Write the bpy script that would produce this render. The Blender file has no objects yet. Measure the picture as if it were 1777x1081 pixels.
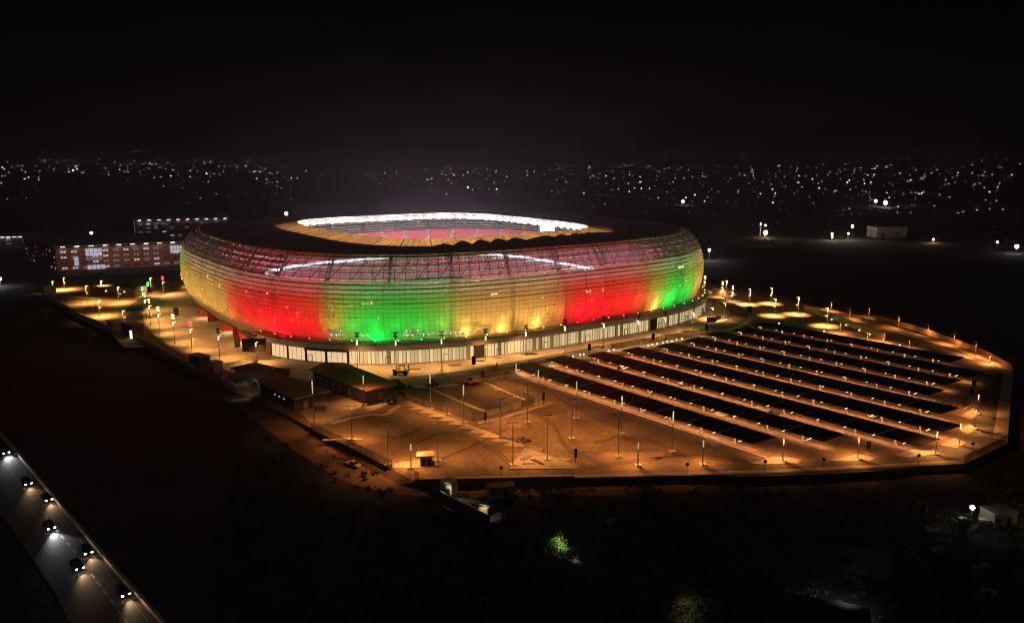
import bpy, bmesh, math, random
from math import radians as R, sin, cos, pi, hypot, atan2
from mathutils import Vector, Matrix
random.seed(11)
sc = bpy.context.scene
col = sc.collection
# ------------------------------------------------------------------ camera, sky, exposure
CAMH, FPX, PITCH, PCX, PCY = 80.0, 1382.0, R(11.0), 888.5, 540.5
cd = bpy.data.cameras.new('camera'); cam = bpy.data.objects.new('camera', cd); col.objects.link(cam)
cd.sensor_width = 36.0; cd.lens = 36.0 * FPX / 1777.0; cd.clip_start = 1.0; cd.clip_end = 60000.0
cam.location = (0, 0, CAMH); cam.rotation_euler = (pi / 2 - PITCH, 0, 0)
sc.camera = cam
w = bpy.data.worlds.new('World'); sc.world = w; w.use_nodes = True
nt = w.node_tree; bg = nt.nodes['Background']
sky = nt.nodes.new('ShaderNodeTexSky'); sky.sky_type = 'NISHITA'; sky.sun_disc = False
sky.sun_elevation = R(-6); sky.sun_rotation = R(150); sky.dust_density = 4
hsv = nt.nodes.new('ShaderNodeHueSaturation'); hsv.inputs['Saturation'].default_value = 0.12
nt.links.new(sky.outputs[0], hsv.inputs['Color']); nt.links.new(hsv.outputs[0], bg.inputs['Color'])
bg.inputs['Strength'].default_value = 0.05
sun = bpy.data.lights.new('night_fill', 'SUN'); sun.energy = 0.035; sun.angle = R(0.5); sun.color = (1, .86, .82)  # dim fill added to give dark shapes some form; no moon is visible
so = bpy.data.objects.new('night_fill', sun); col.objects.link(so); so.rotation_euler = (R(50), 0, R(-30))
sc.view_settings.view_transform = 'Standard'; sc.view_settings.look = 'None'
sc.view_settings.exposure = 0.0; sc.view_settings.gamma = 1.0
sc.cycles.use_denoising = True
sc.cycles.max_bounces = 6; sc.cycles.diffuse_bounces = 2; sc.cycles.glossy_bounces = 2
sc.cycles.transparent_max_bounces = 16; sc.cycles.transmission_bounces = 4
sc.cycles.sample_clamp_indirect = 4.0
sc.cycles.use_light_tree = True
sc.cycles.filter_width = 1.15
HAZE = True

# ------------------------------------------------------------------ helpers
def at(px, py, z=0.0):
    """a pixel of the photograph, as the place on the level z that it shows"""
    dx = (px - PCX) / FPX; dy = -(py - PCY) / FPX
    wy = cos(PITCH) + dy * sin(PITCH); wz = -sin(PITCH) + dy * cos(PITCH)
    t = (z - CAMH) / wz
    return Vector((dx * t, wy * t, z))
def height_at(base, py):
    """height of a thing standing at base whose top shows at row py"""
    a = PITCH + math.atan((py - PCY) / FPX)
    return CAMH - base.y * math.tan(a) - base.z
MATS = {}
def mat(name, c, rough=.8, metal=0., var=0., scale=.3, emit=None, es=0., alpha=1., trans=0., spec=.3, bump=0., c2=None, detail=6, sample=False):
    if name in MATS: return MATS[name]
    m = bpy.data.materials.new(name); m.use_nodes = True; t = m.node_tree; n = t.nodes; L = t.links
    b = n['Principled BSDF']; out = n['Material Output']
    b.inputs['Base Color'].default_value = (*c, 1); b.inputs['Roughness'].default_value = rough
    b.inputs['Metallic'].default_value = metal; b.inputs['Specular IOR Level'].default_value = spec
    if var or c2:
        tc = n.new('ShaderNodeTexCoord'); nz = n.new('ShaderNodeTexNoise'); nz.inputs['Scale'].default_value = scale
        nz.inputs['Detail'].default_value = detail; nz.inputs['Roughness'].default_value = .65
        L.new(tc.outputs['Object'], nz.inputs['Vector'])
        rp = n.new('ShaderNodeValToRGB'); L.new(nz.outputs['Fac'], rp.inputs['Fac'])
        lo = c2 if c2 else tuple(v * (1 - var) for v in c); hi = c if c2 else tuple(min(1, v * (1 + var)) for v in c)
        rp.color_ramp.elements[0].color = (*lo, 1); rp.color_ramp.elements[1].color = (*hi, 1)
        rp.color_ramp.elements[0].position = .32; rp.color_ramp.elements[1].position = .68
        nz2 = n.new('ShaderNodeTexNoise'); nz2.inputs['Scale'].default_value = scale * 14; nz2.inputs['Detail'].default_value = 4
        L.new(tc.outputs['Object'], nz2.inputs['Vector'])
        mx = n.new('ShaderNodeMix'); mx.data_type = 'RGBA'; mx.blend_type = 'OVERLAY'; mx.inputs[0].default_value = .65
        L.new(rp.outputs[0], mx.inputs[6]); L.new(nz2.outputs['Fac'], mx.inputs[7]); L.new(mx.outputs[2], b.inputs['Base Color'])
        if bump:
            bp = n.new('ShaderNodeBump'); bp.inputs['Strength'].default_value = bump; bp.inputs['Distance'].default_value = .3
            L.new(nz2.outputs['Fac'], bp.inputs['Height']); L.new(bp.outputs[0], b.inputs['Normal'])
    if emit:
        b.inputs['Emission Color'].default_value = (*emit, 1); b.inputs['Emission Strength'].default_value = es
        if not sample: m.cycles.emission_sampling = 'NONE'
    last = b.outputs[0]
    if trans:
        tr = n.new('ShaderNodeBsdfTranslucent'); tr.inputs[0].default_value = (*c, 1)
        mm = n.new('ShaderNodeMixShader'); mm.inputs[0].default_value = trans; L.new(last, mm.inputs[1]); L.new(tr.outputs[0], mm.inputs[2]); last = mm.outputs[0]
    if alpha < 1:
        tp = n.new('ShaderNodeBsdfTransparent'); mm = n.new('ShaderNodeMixShader'); mm.inputs[0].default_value = alpha
        L.new(tp.outputs[0], mm.inputs[1]); L.new(last, mm.inputs[2]); last = mm.outputs[0]
    L.new(last, out.inputs['Surface'])
    MATS[name] = m
    return m
class MB:
    def __init__(s): s.v = []; s.f = []; s.mi = []
    def face(s, pts, mi=0):
        k = len(s.v); s.v += [tuple(p) for p in pts]; s.f.append(tuple(range(k, k + len(pts)))); s.mi.append(mi); return s
    def mesh(s, v, f, mi=0):
        k = len(s.v); s.v += [tuple(p) for p in v]; s.f += [tuple(i + k for i in q) for q in f]; s.mi += [mi] * len(f); return s
    def box(s, c, d, rz=0., mi=0, ry=0., rx=0.):
        M = Matrix.Rotation(rz, 3, 'Z') @ Matrix.Rotation(ry, 3, 'Y') @ Matrix.Rotation(rx, 3, 'X'); c = Vector(c)
        v = [c + M @ Vector((x * d[0] / 2, y * d[1] / 2, z * d[2] / 2)) for z in (-1, 1) for x, y in ((-1, -1), (1, -1), (1, 1), (-1, 1))]
        return s.mesh(v, [(3, 2, 1, 0), (4, 5, 6, 7), (0, 1, 5, 4), (1, 2, 6, 5), (2, 3, 7, 6), (3, 0, 4, 7)], mi)
    def prism(s, poly, z0, z1, mi=0):
        n = len(poly); area = sum(poly[i][0] * poly[(i + 1) % n][1] - poly[(i + 1) % n][0] * poly[i][1] for i in range(n))
        if area < 0: poly = poly[::-1]
        v = [(p[0], p[1], z0) for p in poly] + [(p[0], p[1], z1) for p in poly]
        return s.mesh(v, [tuple(range(n))[::-1], tuple(range(n, 2 * n))] + [(i, (i + 1) % n, n + (i + 1) % n, n + i) for i in range(n)], mi)
    def tube(s, p0, p1, r0, r1=None, n=6, mi=0):
        p0, p1 = Vector(p0), Vector(p1); r1 = r0 if r1 is None else r1; d = (p1 - p0).normalized()
        u = d.cross(Vector((0, 0, 1)) if abs(d.z) < .9 else Vector((1, 0, 0))).normalized(); q = d.cross(u)
        v = [p + (u * cos(2 * pi * i / n) + q * sin(2 * pi * i / n)) * r for p, r in ((p0, r0), (p1, r1)) for i in range(n)]
        return s.mesh(v, [tuple(range(n))[::-1], tuple(range(n, 2 * n))] + [(i, (i + 1) % n, n + (i + 1) % n, n + i) for i in range(n)], mi)
    def ball(s, c, r, mi=0, n=6, m=4, sq=1.):
        c = Vector(c); v = [c + Vector((0, 0, -r * sq))]
        for j in range(1, m):
            a = -pi / 2 + pi * j / m
            v += [c + Vector((r * cos(a) * cos(2 * pi * i / n), r * cos(a) * sin(2 * pi * i / n), r * sq * sin(a))) for i in range(n)]
        v.append(c + Vector((0, 0, r * sq))); f = [(0, 1 + (i + 1) % n, 1 + i) for i in range(n)]
        for j in range(m - 2): f += [(1 + j * n + i, 1 + j * n + (i + 1) % n, 1 + (j + 1) * n + (i + 1) % n, 1 + (j + 1) * n + i) for i in range(n)]
        t = len(v) - 1; f += [(t, 1 + (m - 2) * n + i, 1 + (m - 2) * n + (i + 1) % n) for i in range(n)]
        return s.mesh(v, f, mi)
    def build(s, name, mats, parent=None, smooth=False, loc=None):
        me = bpy.data.meshes.new(name); me.from_pydata(s.v, [], s.f)
        for m in (mats if isinstance(mats, (list, tuple)) else [mats]): me.materials.append(m)
        me.polygons.foreach_set('material_index', s.mi)
        if smooth: me.polygons.foreach_set('use_smooth', [True] * len(s.f))
        me.update()
        o = bpy.data.objects.new(name, me); col.objects.link(o)
        if parent: o.parent = parent
        if loc is not None: o.location = loc
        return o
def tag(o, label=None, cat=None, group=None, kind=None):
    if label: o['label'] = label
    if cat: o['category'] = cat
    if group: o['group'] = group
    if kind: o['kind'] = kind
    return o
def thing(name, loc, label, cat, group=None, rz=0.):
    o = bpy.data.objects.new(name, None); col.objects.link(o); o.location = loc; o.rotation_euler = (0, 0, rz)
    o.empty_display_size = .5
    return tag(o, label, cat, group)
def copy_tree(o, parent=None):
    c = o.copy(); col.objects.link(c)
    if parent: c.parent = parent
    for ch in list(o.children): copy_tree(ch, c)
    return c
def light(kind, loc, energy, color, parent=None, aim=None, size=None, spot=None, blend=.6, radius=.3, sx=None, sy=None, name='light'):
    d = bpy.data.lights.new(name, kind); d.energy = energy; d.color = color
    if kind == 'AREA':
        d.shape = 'RECTANGLE'; d.size = sx; d.size_y = sy
    elif kind in ('POINT', 'SPOT'): d.shadow_soft_size = radius
    if kind == 'SPOT': d.spot_size = spot; d.spot_blend = blend
    o = bpy.data.objects.new(name, d); col.objects.link(o); o.location = loc
    if aim is not None: o.rotation_euler = (Vector(aim) - Vector(loc)).to_track_quat('-Z', 'Y').to_euler()
    if parent: o.parent = parent
    return o
ORD = 'first second third fourth fifth sixth seventh eighth ninth tenth eleventh twelfth thirteenth fourteenth fifteenth sixteenth seventeenth eighteenth nineteenth twentieth'.split()

# ------------------------------------------------------------------ materials
DIRT = mat('dirt', (.038, .030, .025), .95, var=.6, scale=.02, bump=.4)
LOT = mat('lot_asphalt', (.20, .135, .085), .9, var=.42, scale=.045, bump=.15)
ROAD = mat('road_asphalt', (.115, .1, .085), .85, var=.3, scale=.08, bump=.1)
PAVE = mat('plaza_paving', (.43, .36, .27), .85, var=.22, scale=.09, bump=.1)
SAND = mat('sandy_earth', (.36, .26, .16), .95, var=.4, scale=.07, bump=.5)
KERB = mat('kerb_concrete', (.47, .38, .29), .85, var=.2, scale=.3)
WALL = mat('boundary_wall', (.42, .34, .26), .9, var=.25, scale=.15)
DARKWALL = mat('dark_wall', (.10, .085, .075), .9, var=.3, scale=.2)
CONC = mat('concrete', (.38, .34, .3), .85, var=.2, scale=.2)
GREYW = mat('grey_wall', (.2, .18, .16), .85, var=.2, scale=.3)
STEEL = mat('galvanised_steel', (.42, .40, .38), .45, metal=.6)
DARK = mat('dark_metal', (.03, .028, .026), .5)
BLACK = mat('black_board', (.012, .011, .011), .6)
PANEL = mat('solar_panel', (.010, .009, .010), .6, spec=.18, var=.2, scale=1.2)
WHITE = mat('white_paint', (.75, .73, .7), .6)
GLASS = mat('dark_glass', (.02, .025, .03), .1, spec=.6)
WARMEM = mat('warm_lamp_glow', (1, .9, .7), emit=(1, .80, .42), es=7)
LEDEM = mat('led_column_glow', (1, .9, .7), emit=(1, .80, .5), es=.6)
TUBEEM = mat('tube_glow', (1, .95, .8), emit=(1, .82, .5), es=2.4)
WHITEEM = mat('white_lamp_glow', (1, 1, 1), emit=(1, .97, .92), es=25)
REDEM = mat('red_projector_glow', (1, .1, .1), emit=(1, .02, .03), es=12)
GREENEM = mat('green_projector_glow', (.1, 1, .2), emit=(.02, 1, .2), es=9)
YELEM = mat('yellow_projector_glow', (1, .8, .2), emit=(1, .72, .15), es=12)

# ------------------------------------------------------------------ ground and site
OUT = -1.5
MB().face([(-40000, -300, OUT), (40000, -300, OUT), (40000, 45000, OUT), (-40000, 45000, OUT)]).build('ground', DIRT)['kind'] = 'structure'
def P(*px): return [at(x, y)[:2] for x, y in px]
front = P((680, 813), (720, 836), (870, 833), (1340, 822), (1672, 805), (1745, 770))
site = P((72, 512), (145, 552), (240, 592), (330, 640), (372, 655), (440, 690), (545, 745)) + front + P((1757, 640), (1700, 612), (1480, 545)) + [(150, 470), (80, 590), (-60, 640), (-236, 575), (-294, 523)]
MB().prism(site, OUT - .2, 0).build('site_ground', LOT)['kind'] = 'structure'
def sheet(name, poly, z, m):
    o = MB().prism(poly, z - .03, z).build(name, m); o['kind'] = 'structure'; return o
def offset_strip(pts, wd):
    L_, R_ = [], []
    for i, p in enumerate(pts):
        a = Vector(pts[max(0, i - 1)]); b = Vector(pts[min(len(pts) - 1, i + 1)]); d = (b - a).normalized(); n = Vector((-d.y, d.x))
        L_.append(tuple(Vector(p) + n * wd / 2)); R_.append(tuple(Vector(p) - n * wd / 2))
    return L_, R_
def smooth_line(pts, k=6):
    out = []
    for i in range(len(pts) - 1):
        p0 = Vector(pts[max(0, i - 1)]); p1 = Vector(pts[i]); p2 = Vector(pts[i + 1]); p3 = Vector(pts[min(len(pts) - 1, i + 2)])
        for j in range(k):
            t = j / k
            out.append(tuple(.5 * ((2 * p1) + (p2 - p0) * t + (2 * p0 - 5 * p1 + 4 * p2 - p3) * t * t + (3 * p1 - p0 - 3 * p2 + p3) * t ** 3)))
    return out + [tuple(pts[-1])]
def strip(name, pts, wd, z, m, z0=None, sm=True):
    pts = smooth_line(pts) if sm else pts
    a, b = offset_strip(pts, wd); mb = MB(); z0 = z - .03 if z0 is None else z0
    for i in range(len(a) - 1): mb.prism([a[i], a[i + 1], b[i + 1], b[i]], z0, z)
    o = mb.build(name, m); o['kind'] = 'structure'; return o
# stadium frame: rounded square, centre and turn
SX, SY, ST, SA, SB, SN = -42.0, 450.7, .607, 130.0, 130.8, 3.065
def se(a, b, n, t, z):
    c, s = cos(t), sin(t); x = a * math.copysign(abs(c) ** (2 / n), c); y = b * math.copysign(abs(s) ** (2 / n), s)
    return Vector((SX + x * cos(ST) - y * sin(ST), SY + x * sin(ST) + y * cos(ST), z))
_N = 2880
_pts = [se(SA, SB, SN, 2 * pi * i / _N, 0) for i in range(_N + 1)]
_len = [0.]
for i in range(_N): _len.append(_len[-1] + (_pts[i + 1] - _pts[i]).length)
PER = _len[-1]
def t_of(s):
    s %= PER; lo, hi = 0, _N
    while hi - lo > 1:
        m_ = (lo + hi) // 2
        if _len[m_] <= s: lo = m_
        else: hi = m_
    return 2 * pi * (lo + (s - _len[lo]) / (_len[hi] - _len[lo])) / _N
def S(off, s, z): return se(SA + off, SB + off, SN, t_of(s), z)
def normal(s):
    a, b = S(0, s - .5, 0), S(0, s + .5, 0); d = (b - a).normalized(); return Vector((d.y, -d.x, 0))
# plaza and apron as one ring sheet round the stadium, road round it
ring_out = [S(26 if 470 < s < 760 else 40, s, 0)[:2] for s in [PER * i / 120 for i in range(120)]]
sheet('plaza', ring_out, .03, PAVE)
left_pave = P((395, 660), (330, 636), (245, 590), (215, 572), (222, 540), (300, 498), (380, 500), (420, 560), (500, 640), (480, 660))
sheet('forecourt', left_pave, .05, PAVE)
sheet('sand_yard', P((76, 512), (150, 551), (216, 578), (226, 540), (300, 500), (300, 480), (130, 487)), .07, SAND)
strip('ring_road', P((318, 496), (270, 513), (240, 530), (234, 548), (246, 575), (278, 604), (330, 632), (390, 652), (470, 662), (560, 668), (640, 667), (740, 657), (830, 645), (920, 629), (1000, 614), (1075, 600), (1150, 589), (1225, 575), (1272, 560), (1283, 545), (1268, 531), (1235, 518)), 9, .09, ROAD)
strip('road_kerb', P((330, 499), (285, 513), (258, 530), (250, 548), (262, 573), (294, 600), (345, 626), (400, 643)), 1.2, .2, KERB, .0)
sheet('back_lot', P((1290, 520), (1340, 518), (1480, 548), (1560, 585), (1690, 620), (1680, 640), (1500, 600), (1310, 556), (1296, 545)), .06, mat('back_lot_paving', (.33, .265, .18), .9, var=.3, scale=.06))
strip('perimeter_road', P((1480, 570), (1570, 596), (1660, 622), (1722, 648), (1728, 690), (1712, 740), (1690, 770), (1600, 797), (1450, 811), (1250, 818)), 8, .10, ROAD)
strip('perimeter_sidewalk', P((1560, 578), (1640, 600), (1712, 625), (1748, 645), (1742, 700), (1733, 762)), 3.0, .16, KERB, 0)
strip('road_sidewalk', P((675, 668), (760, 671), (860, 656), (940, 640), (1010, 626)), 3.0, .17, KERB, 0)
strip('lot_kerb', P((900, 654), (1000, 686), (1120, 725), (1220, 758), (1330, 795)), 1.3, .17, KERB, 0, False)
strip('entrance_kerb', P((560, 764), (600, 762), (628, 763)), 1.5, .15, KERB, 0, False)
strip('service_kerb', P((575, 735), (640, 720), (668, 720), (690, 706), (712, 696)), 2.0, .15, KERB, 0)
sheet('service_yard', P((565, 735), (600, 722), (640, 716), (700, 690), (688, 676), (600, 690), (520, 715), (540, 735)), .05, PAVE)
ra, rb2 = P((680, 814), (722, 836)); rc = at(694, 842, OUT); rd_ = at(655, 822, OUT)
MB().face([(ra[0], ra[1], .0), (rb2[0], rb2[1], .0), (rc.x, rc.y, OUT + .05), (rd_.x, rd_.y, OUT + .05)]).build('dirt_ramp', mat('track_earth', (.16, .10, .065), .95, var=.5, scale=.1, bump=.4))['kind'] = 'structure'
strip('dirt_track', [at(x, y, OUT)[:2] for x, y in ((420, 690), (480, 735), (560, 790), (640, 832), (760, 850), (900, 848), (1060, 846), (1200, 842))], 9, OUT + .06, mat('track_earth', (.16, .10, .065), .95, var=.5, scale=.1, bump=.4), OUT)
strip('front_sidewalk', [(p[0], p[1] + .9) for p in P((735, 834.5), (870, 831.5), (1340, 820.5), (1665, 803.5))], 1.6, .17, KERB, 0, False)
# pavement islands
ISL = {'lot_island': [[(1300, 805), (1345, 793), (1392, 797), (1385, 805), (1330, 806)], [(1440, 800), (1490, 788), (1518, 795), (1510, 801)], [(1554, 790), (1585, 780), (1622, 783), (1628, 788), (1575, 795)],
  [(1632, 773), (1655, 760), (1678, 768), (1660, 778)], [(1662, 747), (1684, 736), (1692, 745), (1680, 755)], [(1665, 722), (1690, 710), (1697, 720), (1685, 729)], [(1670, 700), (1694, 689), (1704, 698), (1690, 705)], [(1678, 676), (1700, 664), (1711, 674), (1696, 682)], [(1215, 766), (1235, 757), (1258, 768), (1240, 776)],
  [(684, 804), (745, 797), (768, 801), (764, 809), (745, 813), (682, 813)], [(883, 814), (911, 777), (1003, 808), (1000, 814)], [(868, 652), (890, 642), (925, 652), (895, 660)], [(1655, 625), (1712, 641), (1728, 653), (1690, 642)]]}
for k, v in ISL.items():
    for q in v: MB().prism(P(*q), 0, .18).build(k, mat('island_concrete', (.35, .29, .225), .9, var=.25, scale=.3))['kind'] = 'structure'
# serrated kerb of angled bays
zz = []
A, B = at(706, 700), at(905, 776); n_t = 11
d = (B - A) / n_t; nn = Vector((d.y, -d.x, 0)).normalized()
for i in range(n_t):
    zz.append((A + d * i)[:2]); zz.append((A + d * i + d * .15 + nn * 3.4)[:2])
zz += [B[:2]] + [(B - nn * 1.5)[:2], (A - nn * 1.5)[:2]]
MB().prism(zz, 0, .15).build('serrated_kerb', KERB)['kind'] = 'structure'
# painted bay markings
mk = MB()
for i in range(7):
    for y0 in (0, 1):
        p = at(1618 + i * 11 - y0 * 0, 688 + i * 2.6 + y0 * 9); q = p + Vector((3.4, 3.6, 0)) 
        dd = (q - p).normalized(); nn2 = Vector((-dd.y, dd.x, 0)) * .09
        mk.prism([(p - nn2)[:2], (q - nn2)[:2], (q + nn2)[:2], (p + nn2)[:2]], .0, .02)
mk.build('bay_markings', WHITE)['kind'] = 'structure'

# ------------------------------------------------------------------ stadium
stad = thing('stadium', (SX, SY, 0), 'huge bowl shaped stadium glowing in red, green and yellow bands with open roof', 'stadium')
INV = Matrix.Translation((-SX, -SY, 0))
def sp(mb, name, mats, parent=stad, smooth=False, base=stad):
    mb.v = [tuple(Vector(p) - Vector((SX, SY, 0))) for p in mb.v]
    return mb.build(name, mats, parent, smooth)
def prof(z):
    if z < 22: return -12.0 * (1 - math.sqrt(max(0, 1 - ((22 - z) / 21.5) ** 2)))
    return -10.8 * (1 - math.sqrt(max(0, 1 - ((z - 22) / 19.4) ** 2))) if z < 41.3 else -10.8
SKIN = mat('facade_skin', (.62, .60, .55), .55, trans=.45, alpha=.80)
SKINTOP = mat('facade_skin_open', (.55, .42, .38), .55, trans=.3, alpha=.82)
SKINMESH = mat('facade_wire_mesh', (.5, .40, .5), .6, trans=.5, alpha=.62)
NP = 400
def panel_ring(z0, z1, gap, keep, jit=.05):
    mb = MB()
    for i in range(NP):
        s0 = PER * i / NP; s1 = PER * (i + 1) / NP
        if not keep((s0 + s1) / 2): continue
        g = .07; j = random.uniform(-jit, jit); j2 = random.uniform(-jit, jit)
        zt = z1 - gap * (z1 - z0)
        a = S(prof(z0) + .10 + j, s0 + g, z0 + .03); b = S(prof(z0) + .10 + j2, s1 - g, z0 + .03)
        c = S(prof(zt) - .05 + j2, s1 - g, zt - .03); d_ = S(prof(zt) - .05 + j, s0 + g, zt - .03)
        n = normal(s0) * -.06
        mb.mesh([a, b, c, d_, a + n, b + n, c + n, d_ + n], [(0, 1, 2, 3), (7, 6, 5, 4), (0, 4, 5, 1), (3, 2, 6, 7), (0, 3, 7, 4), (1, 5, 6, 2)])
    return mb
ZR = [1.4 + i * (33.0 - 1.4) / 17 for i in range(18)]
for i in range(17):
    g = .03 if i < 8 else .06 + .034 * (i - 8)
    sp(panel_ring(ZR[i], ZR[i + 1], g, lambda s: True, .05 if i < 8 else .1), 'facade_band', SKIN)
def end_keep(s): return not (522 < s < 706)
for i in range(4):
    sp(panel_ring(33.2 + i * 2.0, 35.2 + i * 2.0, .34, end_keep, .12), 'facade_band', SKINTOP)
    sp(panel_ring(33.2 + i * 2.0, 35.2 + i * 2.0, .1, lambda s: not end_keep(s), .04), 'facade_mesh', SKINMESH)
# lattice in the open band, columns and slabs behind the skin
lat = MB(); SEG = 200
for z in (33.2, 35.4, 38.0, 40.8):
    for i in range(SEG):
        lat.tube(S(prof(z) + .3, PER * i / SEG, z), S(prof(z) + .3, PER * (i + 1) / SEG, z), .13 if z < 40 else .2, n=4)
for i in range(SEG):
    s = PER * i / SEG; lat.tube(S(prof(33) + .25, s, 32.5), S(prof(37) + .25, s, 37), .12, n=4); lat.tube(S(prof(37) + .25, s, 37), S(prof(41) + .25, s, 41.2), .12, n=4)
    if i % 2 == 0:
        lat.tube(S(prof(33) + .3, s, 32.5), S(prof(37) + .3, s + 3.75, 37), .14, n=4); lat.tube(S(prof(37) + .3, s + 3.75, 37), S(prof(41) + .3, s + 7.5, 41.2), .14, n=4)
    if i % 4 == 0:
        lat.tube(S(-9, s, 30), S(prof(41) - 2, s - 6, 41.0), .16, n=4)
    lat.box(S(prof(41.2) + .2, s, 41.7), (.3, .3, .9), 0)
sp(lat, 'lattice_frame', mat('lattice_steel', (.09, .07, .07), .6))
for i in range(34):
    s = PER * i / 34
    mb = MB(); p = [S(prof(z) - 3.0, s, z) for z in (.2, 8, 16, 24, 32, 40.6)]
    for a, b in zip(p, p[1:]): mb.tube(a, b, .55, n=6)
    mb.tube(S(prof(32) - .6, s, 31), S(prof(40) - .6, s, 41), .3, n=5)
    sp(mb, 'column', GREYW)
for z in (15, 21, 27):
    mb = MB()
    for i in range(120):
        s0, s1 = PER * i / 120, PER * (i + 1) / 120
        q = [S(-10.8, s0, 0), S(-10.8, s1, 0), S(-13.5, s1, 0), S(-13.5, s0, 0)]
        mb.prism([v[:2] for v in q], z - .4, z)
    sp(mb, 'floor_slab', GREYW)
mb = MB()
for i in range(160):
    s0, s1 = PER * i / 160, PER * (i + 1) / 160
    mb.mesh([S(-13.6, s0, .2), S(-13.6, s1, .2), S(-13.6, s1, 28.4), S(-13.6, s0, 28.4), S(-14, s0, .2), S(-14, s1, .2), S(-14, s1, 28.4), S(-14, s0, 28.4)], [(0, 1, 2, 3), (7, 6, 5, 4), (3, 2, 6, 7)])
sp(mb, 'concourse_wall', mat('concourse_wall', (.22, .2, .18), .9))
LITWIN = mat('lit_concourse_window', (1, .9, .7), emit=(1, .82, .5), es=1.6)
rw = random.Random(5)
for s0, z in ((546, 9.6), (547, 11.6), (556, 9.6), (576, 9.6), (577, 11.4), (584, 9.6), (590, 9.6), (596, 9.7), (614, 24), (560, 23), (664, 21), (730, 26)):
    mb = MB()
    for k in range(rw.randint(2, 4)):
        s = s0 + k * 1.7
        n = normal(s) * .05; mb.mesh([S(-3.0, s, z), S(-3.0, s + 1.2, z), S(-3.0, s + 1.2, z + 1.1), S(-3.0, s, z + 1.1), S(-3.1, s, z), S(-3.1, s + 1.2, z), S(-3.1, s + 1.2, z + 1.1), S(-3.1, s, z + 1.1)], [(0, 1, 2, 3), (7, 6, 5, 4), (3, 2, 6, 7)])
    sp(mb, 'concourse_window', LITWIN)
mb_ = MB()
for k in range(46):
    s = rw.uniform(380, 745); z = rw.uniform(13, 27)
    mb_.box(S(prof(z) - .3, s, z), (.35, .35, .2))
sp(mb_, 'maintenance_light', mat('small_lamp_glow', (1, 1, 1), emit=(1, .8, .55), es=6))['kind'] = 'stuff'
# roof: dark outer membrane, lit translucent inner ring
OA, OB, ON, OZ = 78.4, 92.0, 3.6, 41.2
IA, IB, IN_, IZ = 66.4, 77.4, 3.92, 43.0
NR = 480
def wave(t):
    c, s = cos(t), sin(t); ly = OB * math.copysign(abs(s) ** (2 / ON), s); lx = OA * math.copysign(abs(c) ** (2 / ON), c)
    if ly > -OB * .93: return 0.
    return 2.1 * abs(sin(pi * (lx + 70) / 9.0)) * min(1, (-ly - OB * .93) / (OB * .05))
mb = MB(); rings = []
for k, f_ in enumerate((0, .25, .6, .85, 1.0)):
    ring = []
    for i in range(NR):
        t = 2 * pi * i / NR
        a = se(SA - 10.8, SB - 10.8, SN, t, 41.4); b = se(OA, OB, ON, t, OZ)
        p = a.lerp(b, f_); p.z += .8 * sin(pi * f_) + wave(t) * (0, 0, .15, .75, 1.0)[k]
        ring.append(p)
    rings.append(ring)
for k in range(4):
    for i in range(NR):
        j = (i + 1) % NR; mb.mesh([rings[k][i], rings[k][j], rings[k + 1][j], rings[k + 1][i]], [(0, 1, 2, 3)])
        dn = Vector((0, 0, -.9)); mb.mesh([rings[k][i] + dn, rings[k][j] + dn, rings[k + 1][j] + dn, rings[k + 1][i] + dn], [(3, 2, 1, 0)], 1)
for ring, fl in ((rings[0], 0), (rings[-1], 1)):
    for i in range(NR):
        j = (i + 1) % NR; dn = Vector((0, 0, -.9)); q = (0, 1, 2, 3) if fl else (3, 2, 1, 0)
        mb.mesh([ring[i], ring[j], ring[j] + dn, ring[i] + dn], [q], 0)
roof = sp(mb, 'roof', [mat('roof_membrane', (.60, .40, .34), .85, var=.3, scale=.05), mat('roof_underside', (.4, .38, .36), .8)])
mb = MB()
for i in range(NR):
    a, b = rings[0][i], rings[0][(i + 1) % NR]; mb.tube(a + Vector((0, 0, .1)), b + Vector((0, 0, .1)), .22, n=4)
sp(mb, 'roof_rim', mat('rim_metal', (.5, .42, .38), .6), roof)
mb = MB(); rb = MB(); fa = MB(); fb = MB(); tr = MB()
def ringp(f_, t): return se(OA, OB, ON, t, OZ - .5).lerp(se(IA, IB, IN_, t, IZ), f_)
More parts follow.
